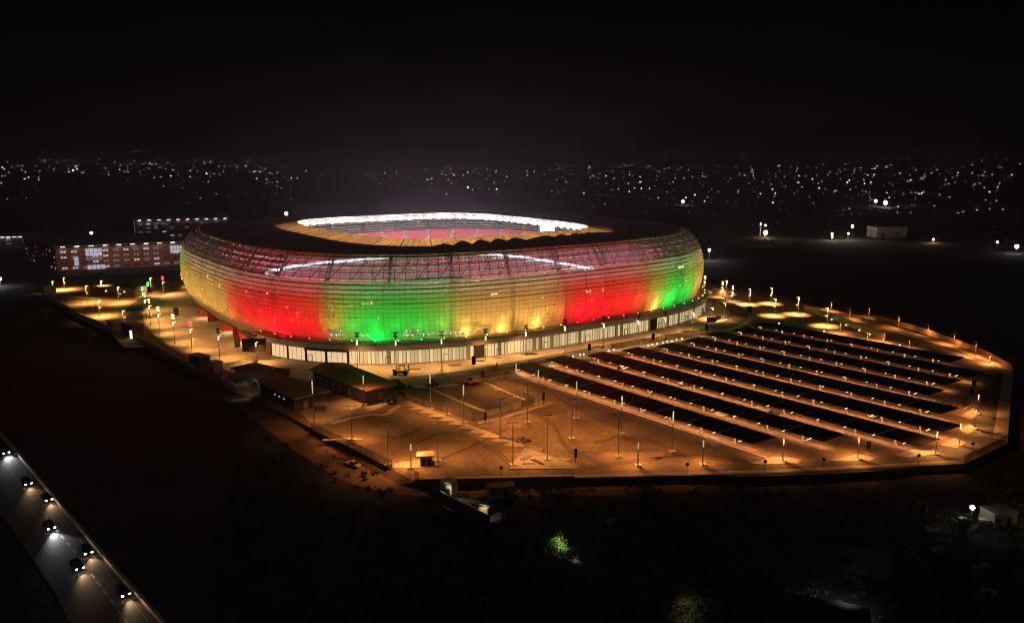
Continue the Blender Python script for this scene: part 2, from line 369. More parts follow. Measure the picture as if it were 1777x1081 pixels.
# even spacing of ribs along the ring
NRB = 220
rl = [0.]; tt = [2 * pi * i / 2000 for i in range(2001)]; pp = [se(IA, IB, IN_, t, IZ) for t in tt]
for i in range(2000): rl.append(rl[-1] + (pp[i + 1] - pp[i]).length)
TS = []; j = 0
for k in range(NRB + 1):
    g = rl[-1] * k / NRB
    while j < 1999 and rl[j + 1] < g: j += 1
    TS.append(tt[j] + (g - rl[j]) / max(1e-6, rl[j + 1] - rl[j]) * (tt[1]))
for k in range(NRB):
    t0, t1 = TS[k], TS[k + 1]
    for f0, f1 in ((0, .2), (.2, .4), (.4, .6), (.6, .8), (.8, 1)):
        a, b, c, d_ = ringp(f0, t0), ringp(f0, t1), ringp(f1, t1), ringp(f1, t0)
        dn = Vector((0, 0, -.12)); mb.mesh([a, b, c, d_, a + dn, b + dn, c + dn, d_ + dn], [(0, 1, 2, 3), (7, 6, 5, 4)])
        if k % 1 == 0: rb.tube(a + Vector((0, 0, .06)), b + Vector((0, 0, .06)), .07, n=3)
    rb.tube(ringp(0, t0) + Vector((0, 0, .06)), ringp(1, t0) + Vector((0, 0, .06)), .09 if k % 5 else .22, n=4)
    a, b = ringp(1, t0), ringp(1, t1)
    fa.mesh([a, b, b + Vector((0, 0, -1.0)), a + Vector((0, 0, -1.0))], [(0, 1, 2, 3), (3, 2, 1, 0)])
    lo = Vector((0, 0, -3.3)); o = (Vector((SX, SY, 0)) - a); o.z = 0; o = -o.normalized() * 2.2
    tr.tube(a + lo + o, b + lo + o, .16, n=4); tr.tube(a, a + lo + o, .11, n=4)
    tr.tube((a if k % 2 else b) + o * .0, (b if k % 2 else a) + lo + o, .11, n=4)
    a2, b2 = ringp(.2, t0), ringp(.2, t1)
    fb.mesh([a2 + Vector((0, 0, -.8)), b2 + Vector((0, 0, -.8)), b2 + Vector((0, 0, -2.9)), a2 + Vector((0, 0, -2.9))], [(0, 1, 2, 3), (3, 2, 1, 0)])
sp(mb, 'roof_ring', mat('amber_polycarbonate', (.88, .66, .38), .4, trans=.75, var=.18, scale=.12), roof)
sp(rb, 'roof_rib', mat('rib_metal', (.22, .16, .10), .6), roof)
sp(fa, 'roof_fascia', mat('white_fascia', (.8, .78, .76), .6), roof); sp(fb, 'truss_backing', mat('truss_backing', (.62, .60, .60), .7), roof)
sp(tr, 'roof_truss', WHITE, roof)
# stands, ribbon board, pitch, scoreboard
def se_ring(mb, prof_pts, n=160, mi=0):
    for (o0, z0), (o1, z1) in zip(prof_pts, prof_pts[1:]):
        for i in range(n):
            t0, t1 = 2 * pi * i / n, 2 * pi * (i + 1) / n
            f4 = [se(SA + o, SB + o, SN, t, z) for o, t, z in ((o0, t0, z0), (o0, t1, z0), (o1, t1, z1), (o1, t0, z1))]
            mb.mesh(f4, [(0, 1, 2, 3)], mi)
def seat_mat():
    m = mat('red_seats', (.46, .09, .115), .5); t = m.node_tree; n = t.nodes; L = t.links
    tc = n.new('ShaderNodeTexCoord'); sx = n.new('ShaderNodeSeparateXYZ'); L.new(tc.outputs['Object'], sx.inputs[0])
    a = n.new('ShaderNodeMath'); a.operation = 'ARCTAN2'; L.new(sx.outputs['Y'], a.inputs[0]); L.new(sx.outputs['X'], a.inputs[1])
    b = n.new('ShaderNodeMath'); b.operation = 'MULTIPLY'; b.inputs[1].default_value = 44 / (2 * pi); L.new(a.outputs[0], b.inputs[0])
    f = n.new('ShaderNodeMath'); f.operation = 'FRACT'; L.new(b.outputs[0], f.inputs[0])
    g = n.new('ShaderNodeMath'); g.operation = 'LESS_THAN'; g.inputs[1].default_value = .12; L.new(f.outputs[0], g.inputs[0])
    x = n.new('ShaderNodeMix'); x.data_type = 'RGBA'; x.inputs[6].default_value = (.46, .09, .115, 1); x.inputs[7].default_value = (.3, .25, .27, 1)
    L.new(g.outputs[0], x.inputs[0]); L.new(x.outputs[2], n['Principled BSDF'].inputs['Base Color'])
    return m
SEAT = seat_mat()
def steps(o0, z0, o1, z1, k):
    out = []
    for i in range(k):
        out += [(o0 + (o1 - o0) * i / k, z0 + (z1 - z0) * i / k), (o0 + (o1 - o0) * (i + 1) / k, z0 + (z1 - z0) * i / k)]
    return out + [(o1, z1)]
mb = MB(); se_ring(mb, steps(-15, 28.6, -40, 14.4, 14)); sp(mb, 'seating_tier', SEAT)
mb = MB(); se_ring(mb, steps(-41, 10.6, -66, 1.6, 10)); sp(mb, 'seating_tier', SEAT)
mb = MB(); se_ring(mb, [(-40.45, 14.2), (-40.45, 12.85)]); sp(mb, 'ribbon_board', mat('ribbon_led', (.6, .65, 1), emit=(.75, .8, 1), es=7))
mb = MB(); se_ring(mb, [(-40.1, 14.4), (-40.2, 12.6), (-40.6, 10.6), (-41, 10.6)]); sp(mb, 'tier_parapet', CONC)
mb = MB(); mb.face([se(SA - 66, SB - 66, SN, 2 * pi * i / 80, .6) for i in range(80)]); sp(mb, 'pitch', mat('pitch_grass', (.05, .16, .03), .9, var=.3, scale=.2))
sc_b = at(950, 394, 36); mb = MB(); mb.box(sc_b, (11, .8, 5.0), R(35), 0); sp(mb, 'scoreboard', mat('scoreboard_led', (.8, .85, 1), emit=(.85, .87, 1), es=10))
# floodlights round the opening
FL = mat('floodlight_glow', (1, 1, 1), emit=(1, .97, .93), es=60)
for k in range(0, NRB, 3):
    a = ringp(1, TS[k]); o = Vector((SX - a.x, SY - a.y, 0)).normalized(); p = a + Vector((0, 0, -3.0)) + o * .5
    mb = MB(); mb.box(p, (2.2, .5, .9), atan2(o.y, o.x) - pi / 2); sp(mb, 'floodlight', FL, roof)
NF = 28
for k in range(NF):
    t = TS[int(NRB * (k + .5) / NF)]; a = ringp(1, t); c = Vector((SX, SY, 0)); o = (c - a); o.z = 0
    p = Vector((a.x, a.y, 37.6)) + o.normalized() * 1.5
    light('SPOT', p, 60000, (1, .95, .93), aim=(a.x + o.x * 1.75, a.y + o.y * 1.75, 18), spot=R(75), blend=.7, radius=1.0, name='floodlight_beam')
    if k % 2 == 0: light('POINT', p + Vector((0, 0, 1)), 6500, (1, .95, .93), radius=.6, name='fascia_lamp')
    q = ringp(.45, t); light('POINT', (q.x, q.y, 37.2), 3600, (1, .86, .68), radius=1.0, name='ring_lamp')
# podium round the camera side
PS0, PS1 = 508.0, 800.0
def arc(off, s0, s1, n): return [S(off, s0 + (s1 - s0) * i / n, 0) for i in range(n + 1)]
def arc_wall(mb, o0, o1, s0, s1, z0, z1, n=60, mi=0):
    a, b = arc(o0, s0, s1, n), arc(o1, s0, s1, n)
    for i in range(n): mb.prism([a[i][:2], a[i + 1][:2], b[i + 1][:2], b[i][:2]], z0, z1, mi)
mb = MB(); arc_wall(mb, 3.0, -13, PS0, PS1, 8.05, 8.5, 90); pod = sp(mb, 'podium_roof', mat('podium_roofing', (.24, .21, .19), .8, var=.2, scale=.1))
mb = MB(); arc_wall(mb, 2.3, 1.9, PS0, PS1, 5.5, 8.05, 90); sp(mb, 'podium_fascia', mat('fascia_glass', (.3, .26, .2), .25, spec=.6, emit=(1, .72, .36), es=.03))
mb = MB(); arc_wall(mb, 1.0, -12.5, PS0, PS0 + 1, .1, 8.0, 1); arc_wall(mb, 2.2, 1.7, PS0 + 1, 519, .1, 5.5, 4); sp(mb, 'podium_wall', mat('podium_cladding', (.26, .18, .13), .8))
mb = MB(); arc_wall(mb, -3.5, -4.0, PS0 + 1, PS1, .1, 8.0, 80); sp(mb, 'podium_back_wall', GREYW)
G1 = mat('lit_glass_bright', (.36, .31, .2), .2, emit=(1, .78, .40), es=.66); G2 = mat('lit_glass_mid', (.3, .26, .17), .2, emit=(1, .79, .40), es=.46); G3 = mat('lit_glass_dim', (.2, .17, .11), .2, emit=(1, .78, .38), es=.10); G4 = mat('lit_lobby_glass', (.4, .3, .2), .2, emit=(1, .66, .36), es=.85)
s = 519.6; bay = 4.5; k = 0; gr = random.Random(3)
while s < PS1 - 5:
    b_ = 9.0 if s < 548 else bay
    mb = MB(); n = 4 if s < 548 else 3; dark = (603 < s < 612 and k % 2) or (696 < s < 704)
    for i in range(n):
        a0, a1 = s + b_ * i / n + .08, s + b_ * (i + 1) / n - .08
        m_ = 0 if s < 548 else gr.choices((1, 2, 3), (6, 4, 1))[0]
        if dark: m_ = 4
        arc_wall(mb, 2.0, 1.9, a0, a1, .35, 5.45, 1, m_)
    g = sp(mb, 'glass_bay', [G4, G1, G2, G3, DARK])
    mb = MB(); arc_wall(mb, 2.15, 1.85, s + b_ - (.5 if s < 548 else .12), s + b_ + (.5 if s < 548 else .12), .1, 8.0, 1)
    for i in range(1, n): arc_wall(mb, 2.06, 1.88, s + b_ * i / n - .06, s + b_ * i / n + .06, .3, 7.9, 1)
    if k % 5 == 2:
        arc_wall(mb, 2.3, 2.1, s + .9, s + 1.05, .1, 3.0, 1); arc_wall(mb, 2.3, 2.1, s + 2.9, s + 3.05, .1, 3.0, 1); arc_wall(mb, 2.3, 2.1, s + .9, s + 3.05, 2.9, 3.1, 1)
    sp(mb, 'mullion', DARK, g)
    s += b_; k += 1
mb = MB(); arc_wall(mb, 2.4, 1.6, PS0 + 11, PS1, .0, .3, 80); sp(mb, 'podium_plinth', CONC)
mb = MB(); arc_wall(mb, 4.0, 2.0, 538, 556, 5.3, 5.8, 10); sp(mb, 'entrance_canopy', DARK)
# colour floods: on the podium roof and behind the skin
RED, GRN, YEL = (1, .0, .012), (.0, 1, .07), (1, .51, .09)
def facade_colour(s):
    for a, c in ((352, YEL), (392, GRN), (482, YEL), (549, RED), (597, GRN), (648, YEL), (706, RED), (745, GRN), (800, YEL), (900, RED)):
        if s < a: return c
    return RED
PE = {RED: 13500, GRN: 8600, YEL: 10000}
def facade_mix(s, k=1.0):
    """colour and power where two colours of flood meet"""
    a = [0., 0., 0.]; p = 0.
    for d_ in (-5, -2.5, 0, 2.5, 5):
        c = facade_colour(s + d_); p += PE[c] / 5
        for i in range(3): a[i] += c[i] * PE[c] / 5
    return tuple(min(1, v / p) for v in a), p * k
GLOW = {RED: mat('red_flood_glow', (1, .3, .2), emit=(1, .16, .1), es=10), GRN: mat('green_flood_glow', (.2, 1, .5), emit=(.15, 1, .5), es=7), YEL: mat('yellow_flood_glow', (1, .8, .3), emit=(1, .72, .25), es=10)}
s = PS0 + 4
while s < 800:
    c = facade_colour(s); p = S(1.2, s, 8.9)
    mb = MB(); mb.box(p, (.55, .55, .5), s); fl_ = sp(mb, 'facade_flood', [DARK])
    mb = MB(); mb.ball(p + Vector((0, 0, .35)), .2); sp(mb, 'flood_lens', GLOW[c], fl_)
    cm, pw = facade_mix(s); light('SPOT', S(4.5, s, 9.6), pw * .5, cm, aim=S(-1, s, 22), spot=R(84), blend=1, radius=.4, name='facade_flood_beam')
    s += 9.0
s = 366.0
while s < PS0:   # thrown from the projector masts on the forecourt
    c = facade_colour(s)
    cm, pw = facade_mix(s); light('SPOT', S(30, s, 12), pw * (2.7 if c is not GRN else 1.4), cm, aim=S(0, s, 19), spot=R(34), blend=1, radius=.4, name='mast_beam')
    s += 12.0
s = 366.0
while s < 800:   # inside, between the concourse wall and the skin
    c, pw = facade_mix(s)
    light('SPOT', S(-8.5, s, 11.0), pw * 1.15, c, aim=S(0, s, 15.5), spot=R(118), blend=.8, radius=.8, name='concourse_flood')
    light('SPOT', S(-9.5, s, 24.5), pw * .22, tuple(.86 * a + .14 * b for a, b in zip(c, (1, .48, .2))), aim=S(-3, s, 26), spot=R(110), blend=.8, radius=.8, name='concourse_flood')
    s += 8.0
for s, z, c in ((566, 10.8, GRN), (602, 11, YEL), (618, 11, YEL), (635, 11.5, YEL), (522, 12, RED), (662, 13, RED), (719, 13, GRN), (708, 11, YEL)):
    light('POINT', S(prof(z) - 1.6, s, z), PE[c] * .5, c, radius=.6, name='concourse_flood')
# entrance portals on the left of the bowl
PORT = mat('portal_red', (.45, .05, .03), .7); PORTR = mat('portal_roofing', (.28, .17, .12), .8)
for (ax, ay), (bx, by) in (((345, 549), (361, 559)), ((386, 574), (405, 585)), ((415, 592), (432, 604))):
    a, b = at(ax, ay), at(bx, by); d = (b - a).normalized(); inn = Vector((-d.y, d.x, 0))
    if inn.dot(Vector((SX, SY, 0)) - a) < 0: inn = -inn
    wd = (b - a).length; dp = 13.0; h = 4.4
    def pq(u, v): return (a + d * u + inn * v)[:2]
    mb = MB(); mb.prism([pq(0, 0), pq(.5, 0), pq(.5, dp), pq(0, dp)], 0.03, h); mb.prism([pq(wd - .5, 0), pq(wd, 0), pq(wd, dp), pq(wd - .5, dp)], 0.03, h)
    mb.prism([pq(.5, dp - .4), pq(wd - .5, dp - .4), pq(wd - .5, dp), pq(.5, dp)], .03, h - .01)
    po = sp(mb, 'entrance_portal', PORT)
    mb = MB(); mb.prism([pq(-.2, -.3), pq(wd + .2, -.3), pq(wd + .2, dp), pq(-.2, dp)], h, h + .4); sp(mb, 'portal_roof', PORTR, po)
    m_ = a + d * wd / 2 + inn * 3.5
    light('AREA', (m_.x, m_.y, h - .15), 1700, (1, .58, .26), aim=(m_.x, m_.y, 0), sx=wd * .6, sy=4, name='portal_lamp')

# ------------------------------------------------------------------ lamp posts
WARM = (1, .47, .15); ORNG = (1, .38, .10)
POLE = mat('lamp_pole_paint', (.40, .37, .32), .5, metal=.2)
def lamp(kind, base, h, label, group, energy=0, colr=WARM, spot=130, face=None):
    o = thing('street_lamp', base, label, 'street lamp', group, rz=(face if face is not None else atan2(SY - base.y, SX - base.x)))
    mb = MB(); mb.tube((0, 0, 0), (0, 0, h), .16, .09, 7)
    if kind in ('flag', 'mast'): mb.tube((0, 0, h * .55), (.9, 0, h * .55), .06, n=4)
    mb.build('pole', POLE, o)
    if kind == 'twin':
        mb = MB(); mb.box((0, 0, h), (.2, 2.4, .14)); mb.build('cross_arm', DARK, o)
        for sg in (-1, 1):
            mb = MB(); mb.box((.25, sg * 1.15, h - .02), (.95, .42, .16)); hd = mb.build('lamp_head', DARK, o)
            mb = MB(); mb.box((.25, sg * 1.15, h - .115), (.8, .32, .03)); mb.build('lamp_lens', WARMEM, hd)
        mb = MB(); mb.tube((0, 0, h * .66), (0, 0, h - .3), .17, .13, 7); mb.build('light_sleeve', mat('sleeve_paint', (.62, .55, .42), .5), o)
        lp = [(.25, 0, h - .3)]
    elif kind == 'column':
        mb = MB(); mb.tube((0, 0, h * .72), (0, 0, h), .17, .17, 8); mb.build('light_column', LEDEM, o)
        mb = MB(); mb.tube((0, 0, h), (0, 0, h + .12), .24, .1, 8); mb.build('cap', DARK, o)
        lp = [(.5, 0, h - .2)]
    else:
        mb = MB(); mb.box((.55, 0, h), (1.5, .5, .22)); mb.box((0, 0, h + .15), (.4, .4, .3)); hd = mb.build('lamp_head', POLE, o)
        mb = MB(); mb.box((.65, 0, h - .17), (1.0, .36, .1)); mb.tube((0, 0, h * .84), (0, 0, h - .2), .16, .13, 6)  # box is the lens; tube paints lamplight on the upper pole as glow
        mb.build('lamp_lens', WARMEM if kind != 'dim' else DARK, hd)
        lp = [(.9, 0, h - .35)]
        if kind == 'flag' or kind == 'mast':
            mb = MB(); mb.box((1.0, 0, h * .55), (.5, .25, .12)); mb.build('side_light', LEDEM if energy else DARK, o)
    if kind in ('twin', 'column'):
        mb = MB(); mb.prism([(-.9, -.9), (.9, -.9), (.9, .9), (-.9, .9)], 0, .35); mb.tube((0, 0, .35), (0, 0, .6), .4, .25, 8); mb.build('plinth', KERB, o)
    if energy:
        for p in lp: light('SPOT', p, energy, colr, parent=o, aim=(p[0] + (9 if kind == 'mast' and spot == 135 else 0), p[1], 0), spot=R(spot), blend=1.0, radius=.25, name='lamp_beam')
    return o
def put(lst, kind, phrase, group, energy, colr=WARM, spot=130, proj=None):
    out = []
    for i, (tx, ty, bx, by) in enumerate(lst):
        b = at(bx, by); h = max(4.0, height_at(b, ty))
        if callable(phrase): lb = phrase(i)
        else: lb = phrase.replace('#', ORD[i])
        o = lamp(kind, b, h, lb, group, energy, colr, spot)
        if proj:
            pc = proj[i]
            mb = MB(); mb.tube((0, 0, h), (0, 0, h + 2.6), .1, n=5); mb.box((0, 0, h + 1.2), (.3, 1.4, .12)); mb.box((0, 0, h + 2.4), (.3, 1.4, .12)); cl = mb.build('projector_bracket', DARK, o)
            for zz_ in (1.3, 2.5):
                for yy in (-.5, .5):
                    mb = MB(); mb.box((.1, yy, h + zz_ + .25), (.5, .62, .5)); mb.build('projector', pc if pc else DARK, cl)
        out.append(o)
    return out
yard = [(89.8, 488, 92, 504), (109.7, 482, 112, 503), (148.6, 495.5, 151.4, 525.8), (174.6, 486.7, 177, 512), (205.5, 498, 206.6, 526), (171.2, 520.8, 173.4, 549.5), (214, 539, 214.7, 564.7), (262, 482, 263, 512)]
put(yard, 'flag', 'lit street lamp over the sandy yard by the brick campus, # in the yard', 'lamps of the sandy yard', 26000, (1, .47, .14), 142)
masts = [(256, 499, 258, 514, GREENEM, 'green glowing mast, farther of the two beside the sandy yard'), (247.7, 508, 250, 541, GREENEM, 'green glowing mast at the bend of the ring road'), (252.5, 520, 254.4, 557, GREENEM, 'green tipped mast just past the road bend'),
  (282.6, 489, 284, 511, REDEM, 'red glowing mast behind the road near the far forecourt'), (314.7, 482, 316.6, 496, REDEM, 'red glowing mast touching the edge of the stadium shell'), (259, 530, 261.7, 567, YELEM, 'yellow tipped mast, farthest one along the forecourt kerb'),
  (275, 544, 277.7, 581.6, YELEM, 'yellow tipped mast, second along the forecourt kerb'), (301.4, 558, 303.4, 598.5, YELEM, 'yellow tipped mast, nearest of the yellow ones on the forecourt kerb'), (330.7, 571, 333.3, 612, REDEM, 'red tipped mast on the forecourt kerb before the portals'), (379, 583, 381.8, 627.3, None, 'mast with dark unlit projectors near the wall huts')]
for tx, ty, bx, by, pc, lb in masts:
    put([(tx, ty, bx, by)], 'mast', lb, 'projector masts on the forecourt', 15500, (1, .47, .14), 135, [pc])
lamps_front = [(444, 594, 445.7, 632.5), (620, 590, 621, 641.4), (687, 590, 688, 645), (766.6, 588, 767, 640), (842.5, 583, 843, 627.6), (912.5, 576, 912.5, 619), (980.6, 566, 980, 615), (1047, 561, 1047, 605), (1107, 556, 1107, 597.6), (1153.7, 551, 1153.7, 587.6), (1204, 543, 1203, 578), (1237.4, 534, 1236.6, 554.5), (1258, 526, 1257.7, 554.5)]
put(lamps_front, 'mast', '# lamp from the big screen along the glazed podium front', 'lamps along the podium', 13000, (1, .47, .14), 140, [None] * len(lamps_front))
put([(1223.4, 488, 1222.7, 507), (1254.6, 498, 1253.4, 516), (1271, 506, 1271, 524)], 'mast', lambda i: ('bright yellow flaring mast touching the shell edge', 'bright yellow flaring mast before the pale wall', 'yellow flaring mast right of the pale wall')[i], 'projector masts beyond the bowl', 7000, WARM, 125, [YELEM] * 3)
lot_far = [(1260.7, 487, 1260.7, 510.6), (1303, 501.4, 1301, 529), (1340.4, 499.7, 1338.7, 527.5), (1346.3, 518, 1344.6, 548.6), (1386.3, 515.7, 1384.8, 546), (1437.8, 534, 1435, 566.4)]
put(lot_far, 'flag', '# lamp in the pale back lot counted away from the bowl', 'lamps of the back lot', 34000, (1, .50, .16), 92)
rim_ = [(1442, 524, 1442, 540), (1474.7, 535, 1474, 555), (1508.5, 534.7, 1508, 547), (1559.4, 547.8, 1558.6, 570), (1611, 563, 1610, 580), (1656, 578, 1655, 598), (1694.4, 594, 1692, 620), (1717.7, 615, 1717, 632), (1459, 557.8, 1458, 580), (1505.5, 574, 1505, 594), (1535.4, 572.8, 1534, 596.6), (1579, 588, 1578, 606)]
put(rim_, 'dim', '# slim dim lamp along the far perimeter road, counted from the back lot', 'slim lamps of the perimeter road', 8200, ORNG, 164)
twin = [(916, 667, 915, 734), (994, 692.7, 992, 761.6), (950, 720, 950, 798), (1076, 719, 1073, 792.4), (868.5, 691.4, 868, 760), (674.4, 732, 674, 806.6), (759.6, 725, 760, 800), (889, 733, 890, 806.6), (611, 705, 611, 763), (865, 621, 864, 677.6), (776, 657, 776, 720)]
TW = ['beside the fenced yard corner', 'on a block in the middle of the open lot', 'on the triangular island of building material', 'on a block in the lot before the carports', 'beside the serrated kerb', 'at the end of the dark fence', 'behind the guard booth', 'on the corner of the triangular island', 'by the service kerb near the flat roofed block', 'at the far fence of the yard', 'on the serrated kerb before the fence']
put(twin, 'twin', lambda i: 'twin head lamp post ' + TW[i], 'twin head lamps of the open lot', 11500, ORNG, 148)
colm = [(1001.4, 661.4, 999.7, 726), (1081, 686.5, 1078, 752.8), (1169.7, 712.8, 1166, 784), (1107, 767, 1106.6, 808), (935, 641.4, 934, 702.7), (1220, 763, 1219, 806.7), (713, 770, 713.5, 811.7), (805.4, 667.6, 805, 734), (747, 647, 747.3, 710), (896, 630, 895.6, 690), (545.4, 660, 545.4, 740), (631, 651.4, 632, 703), (1361, 760, 1358, 800), (1490, 758, 1488, 796.6), (1627, 748, 1623, 789), (1667.6, 734, 1664, 773), (1692, 710, 1691, 745), (1697, 684, 1695, 719)]
CL = ['second along the first carport row', 'third along the first carport row', 'fourth along the first carport row', 'short one alone in the front of the lot', 'at the start of the first carport row', 'slim one on the island at the first row end', 'short one by the guard booth', 'inside the fenced yard', 'behind the fence next to the loader', 'at the kerb before the first carport', 'beside the left flat roofed block', 'in front of the larger flat roofed block', 'on the island past the first row', 'on the island past the second row', 'on the island past the third row', 'on the island past the fourth row', 'on the island past the fifth row', 'on the island past the sixth row']
put(colm, 'column', lambda i: 'glowing top lamp post, ' + CL[i], 'glowing column lamps of the parking', 5400, ORNG, 150)
for o in bpy.data.objects:
    if o.type == 'LIGHT' and o.parent and 'on the island past' in o.parent.get('label', ''): o.data.energy = 7600; o.data.spot_size = R(162)

# ------------------------------------------------------------------ solar carports
CA = R(-51.0); CDV = Vector((cos(CA), sin(CA), 0)); CNV = Vector((-CDV.y, CDV.x, 0))
rows = [(-226, -120), (-226, -109), (-220, -90.5), (-217.5, -91.5), (-213.5, -99), (-213, -110.4), (-214.5, -112), (-213, -111.4), (-214, -124.8)]
for i, (s0, s1) in enumerate(rows):
    n0 = 182.7 + 16.9 * i
    base = CDV * s0 + CNV * n0; L_ = s1 - s0
    cp = thing('solar_carport', base, '%s solar carport row from the open front lot, long and black' % ORD[i], 'carport', 'solar carport rows', CA)
    WD = 7.4; nm = round(L_ / 11.4); ml = L_ / nm
    for k in range(nm):
        x0 = k * ml + .14; x1 = (k + 1) * ml - .14; tilt = .95 / WD
        mb = MB(); sk = 2.2
        v = [(x0, 0, 2.45), (x1, 0, 2.45), (x1 + sk, WD, 3.4), (x0 + sk, WD, 3.4)]
        mb.mesh(v + [(a, b, c - .18) for a, b, c in v], [(0, 1, 2, 3), (7, 6, 5, 4), (0, 4, 5, 1), (1, 5, 6, 2), (2, 6, 7, 3), (3, 7, 4, 0)])
        for q in range(1, 7): mb.box((x0 + (x1 - x0) * q / 7 , .02, 2.3), (.12, .16, .18))
        mb.build('solar_panel', PANEL, cp)
        mb = MB(); mb.tube((x0 - .14, .0, 2.46), (x0 - .14 + sk, WD, 3.41), .1, n=4); mb.build('gutter', mat('gutter_metal', (.8, .7, .6), .6), cp)
        mb = MB(); xp = x0 + ml * .35
        mb.box((xp, WD * .28, 1.15), (.45, .4, 2.3)); mb.tube((xp, WD * .28, 2.2), (xp, WD * .85, 3.15), .13, n=5); mb.tube((xp, WD * .28, 2.2), (xp, .2, 2.3), .12, n=5); mb.box((xp, WD * .28, .12), (1.1, 1.1, .24))
        mb.build('post', mat('carport_post', (.42, .36, .30), .7), cp)
    for yb in (1.2, 6.0):
        mb = MB(); z = 2.3 + .95 * yb / WD - .16; mb.box((L_ / 2 + 2.2 * yb / WD, yb, z - .1), (L_ - .6, .16, .16)); mb.build('purlin', STEEL, cp)
    nt_ = round(L_ / 8.6)
    for k in range(nt_):
        x = (k + .55) * L_ / nt_; big = 1.0 if k < nt_ - 1 or i in (2, 0, 8) else 1.9
        mb = MB(); mb.box((x + .1, -.3, 2.22), (.26, 2.3 * big, .12)); fx = mb.build('light_fixture', DARK, cp)
        mb = MB(); mb.box((x + .1, -.3, 2.3), (.19, 2.2 * big, .06)); mb.build('light_tube', TUBEEM, fx)
    light('AREA', (L_ / 2 + 1, WD * .5 - 2, 2.0), L_ * 43, (1, .42, .17), parent=cp, aim=(L_ / 2 + 1, WD * .5 - 2, 0), sx=L_, sy=.3, name='carport_light')

# tyre marks and patched strips on the lot
TYRE = mat('tyre_mark', (.10, .07, .046), .85, var=.4, scale=.5)
for q in (((720, 770), (780, 752), (850, 780), (900, 822)), ((760, 800), (830, 770), (880, 745)), ((920, 715), (960, 740), (985, 780), (1060, 812)), ((965, 690), (1040, 730), (1150, 775), (1200, 800)), ((600, 750), (680, 760), (730, 745)), ((1010, 815), (1120, 800), (1230, 790), (1330, 812)), ((1030, 770), (1056, 764), (1075, 755)), ((1200, 795), (1420, 806), (1600, 798))):
    strip('tyre_mark', P(*q), .55, .045, TYRE); strip('tyre_mark', [(a + .5, b + 1.6) for a, b in P(*q)], .5, .045, TYRE)
PATCH = mat('asphalt_patch', (.25, .175, .115), .9, var=.25, scale=.2)
for x, y, a, b in ((1000, 775, 7, 3), (880, 735, 5, 4), (1100, 790, 9, 2.5), (780, 780, 6, 5), (1010, 715, 5, 3), (1180, 800, 8, 3)):
    c = at(x, y); sheet('asphalt_patch', [(c.x - a, c.y - b), (c.x + a * .8, c.y - b * 1.1), (c.x + a, c.y + b), (c.x - a * .9, c.y + b * .8)], .04, PATCH)
# ------------------------------------------------------------------ walls, fences
def wall(name, px, z0, h, th, m, label, cat='wall', zat=0.0, coping=None, group=None):
    pts = [at(x, y, zat) for x, y in px]; c = pts[0]
    o = thing(name, (c.x, c.y, 0), label, cat, group); mb = MB(); cb = MB()
    for a, b in zip(pts, pts[1:]):
        d = (b - a); L_ = d.length; mb.box(((a + b) / 2 - Vector((c.x, c.y, zat)) + Vector((0, 0, z0 + h / 2))), (L_ + th * .4, th, h), atan2(d.y, d.x))
        cb.box(((a + b) / 2 - Vector((c.x, c.y, zat)) + Vector((0, 0, z0 + h + .06))), (L_ + th * .5, th + .16, .12), atan2(d.y, d.x))
    mb.build('wall_face', m, o)
    if coping: cb.build('coping', coping, o)
    return o
MESH = mat('wire_mesh', (.5, .46, .40), .5, alpha=.36)
def fence(px, h, label, z=0.0, m=MESH, group=None, post=DARK):
    pts = [at(x, y, 0) for x, y in px]; c = pts[0]
    o = thing('mesh_fence', (c.x, c.y, z), label, 'fence', group); mp = MB(); rl_ = MB()
    for a, b in zip(pts, pts[1:]):
        d = b - a; L_ = d.length; n = max(1, round(L_ / 3.0)); u = d / L_
        for k in range(n + 1):
            q = a + u * (L_ * k / n) - c; rl_.tube((q.x, q.y, 0), (q.x, q.y, h + .1), .05, n=4)
        mp.box(((a + b) / 2 - c) + Vector((0, 0, h / 2 + .05)), (L_, .03, h - .1), atan2(d.y, d.x))
        for zz_ in (.08, h): rl_.tube((a - c) + Vector((0, 0, zz_)), (b - c) + Vector((0, 0, zz_)), .04, n=4)
    mp.build('mesh_panel', m, o); rl_.build('fence_frame', post, o)
    return o
wall('perimeter_wall', [(78, 513), (145, 552.5), (172, 563), (205, 577)], -1.5, 3.0, .4, WALL, 'pale boundary wall along the sandy yard', coping=KERB)
wall('perimeter_wall', [(232, 585), (285, 614), (335, 640)], -1.5, 3.0, .4, WALL, 'pale boundary wall between the gatehouse and the wall huts', coping=KERB)
wall('perimeter_wall', [(383, 658), (410, 672)], -1.5, 2.6, .4, WALL, 'short boundary wall below the pergola building', coping=KERB)
wall('parapet_wall', [(720, 836), (870, 833), (996, 830)], -1.6, 2.3, .4, DARKWALL, 'dark front parapet wall with bright top beside the entrance ramp', coping=KERB)
wall('parapet_wall', [(998, 829.5), (1340, 822), (1672, 805)], -1.6, 1.75, .4, DARKWALL, 'very long low front wall edging the parking lot', coping=KERB)
wall('boundary_wall', [(1673, 805), (1745, 770)], -1.6, 1.75, .4, DARKWALL, 'dark low wall under the wire fence across the cut corner of the lot', coping=KERB)
fence([(1673, 805), (1745, 770)], 2.4, 'wire fence across the cut corner of the lot', m=mat('rust_mesh', (.32, .13, .07), .7, alpha=.5))
wall('boundary_wall', [(1746, 769), (1757, 640)], -1.6, 1.9, .4, DARKWALL, 'dark low wall along the far side end of the perimeter road', coping=KERB)
wall('boundary_wall', [(1755, 639), (1700, 610), (1600, 574), (1520, 552)], -1.0, 2.6, .3, mat('ochre_wall', (.28, .17, .09), .9, var=.3, scale=.1), 'ochre wall along the back of the perimeter road')
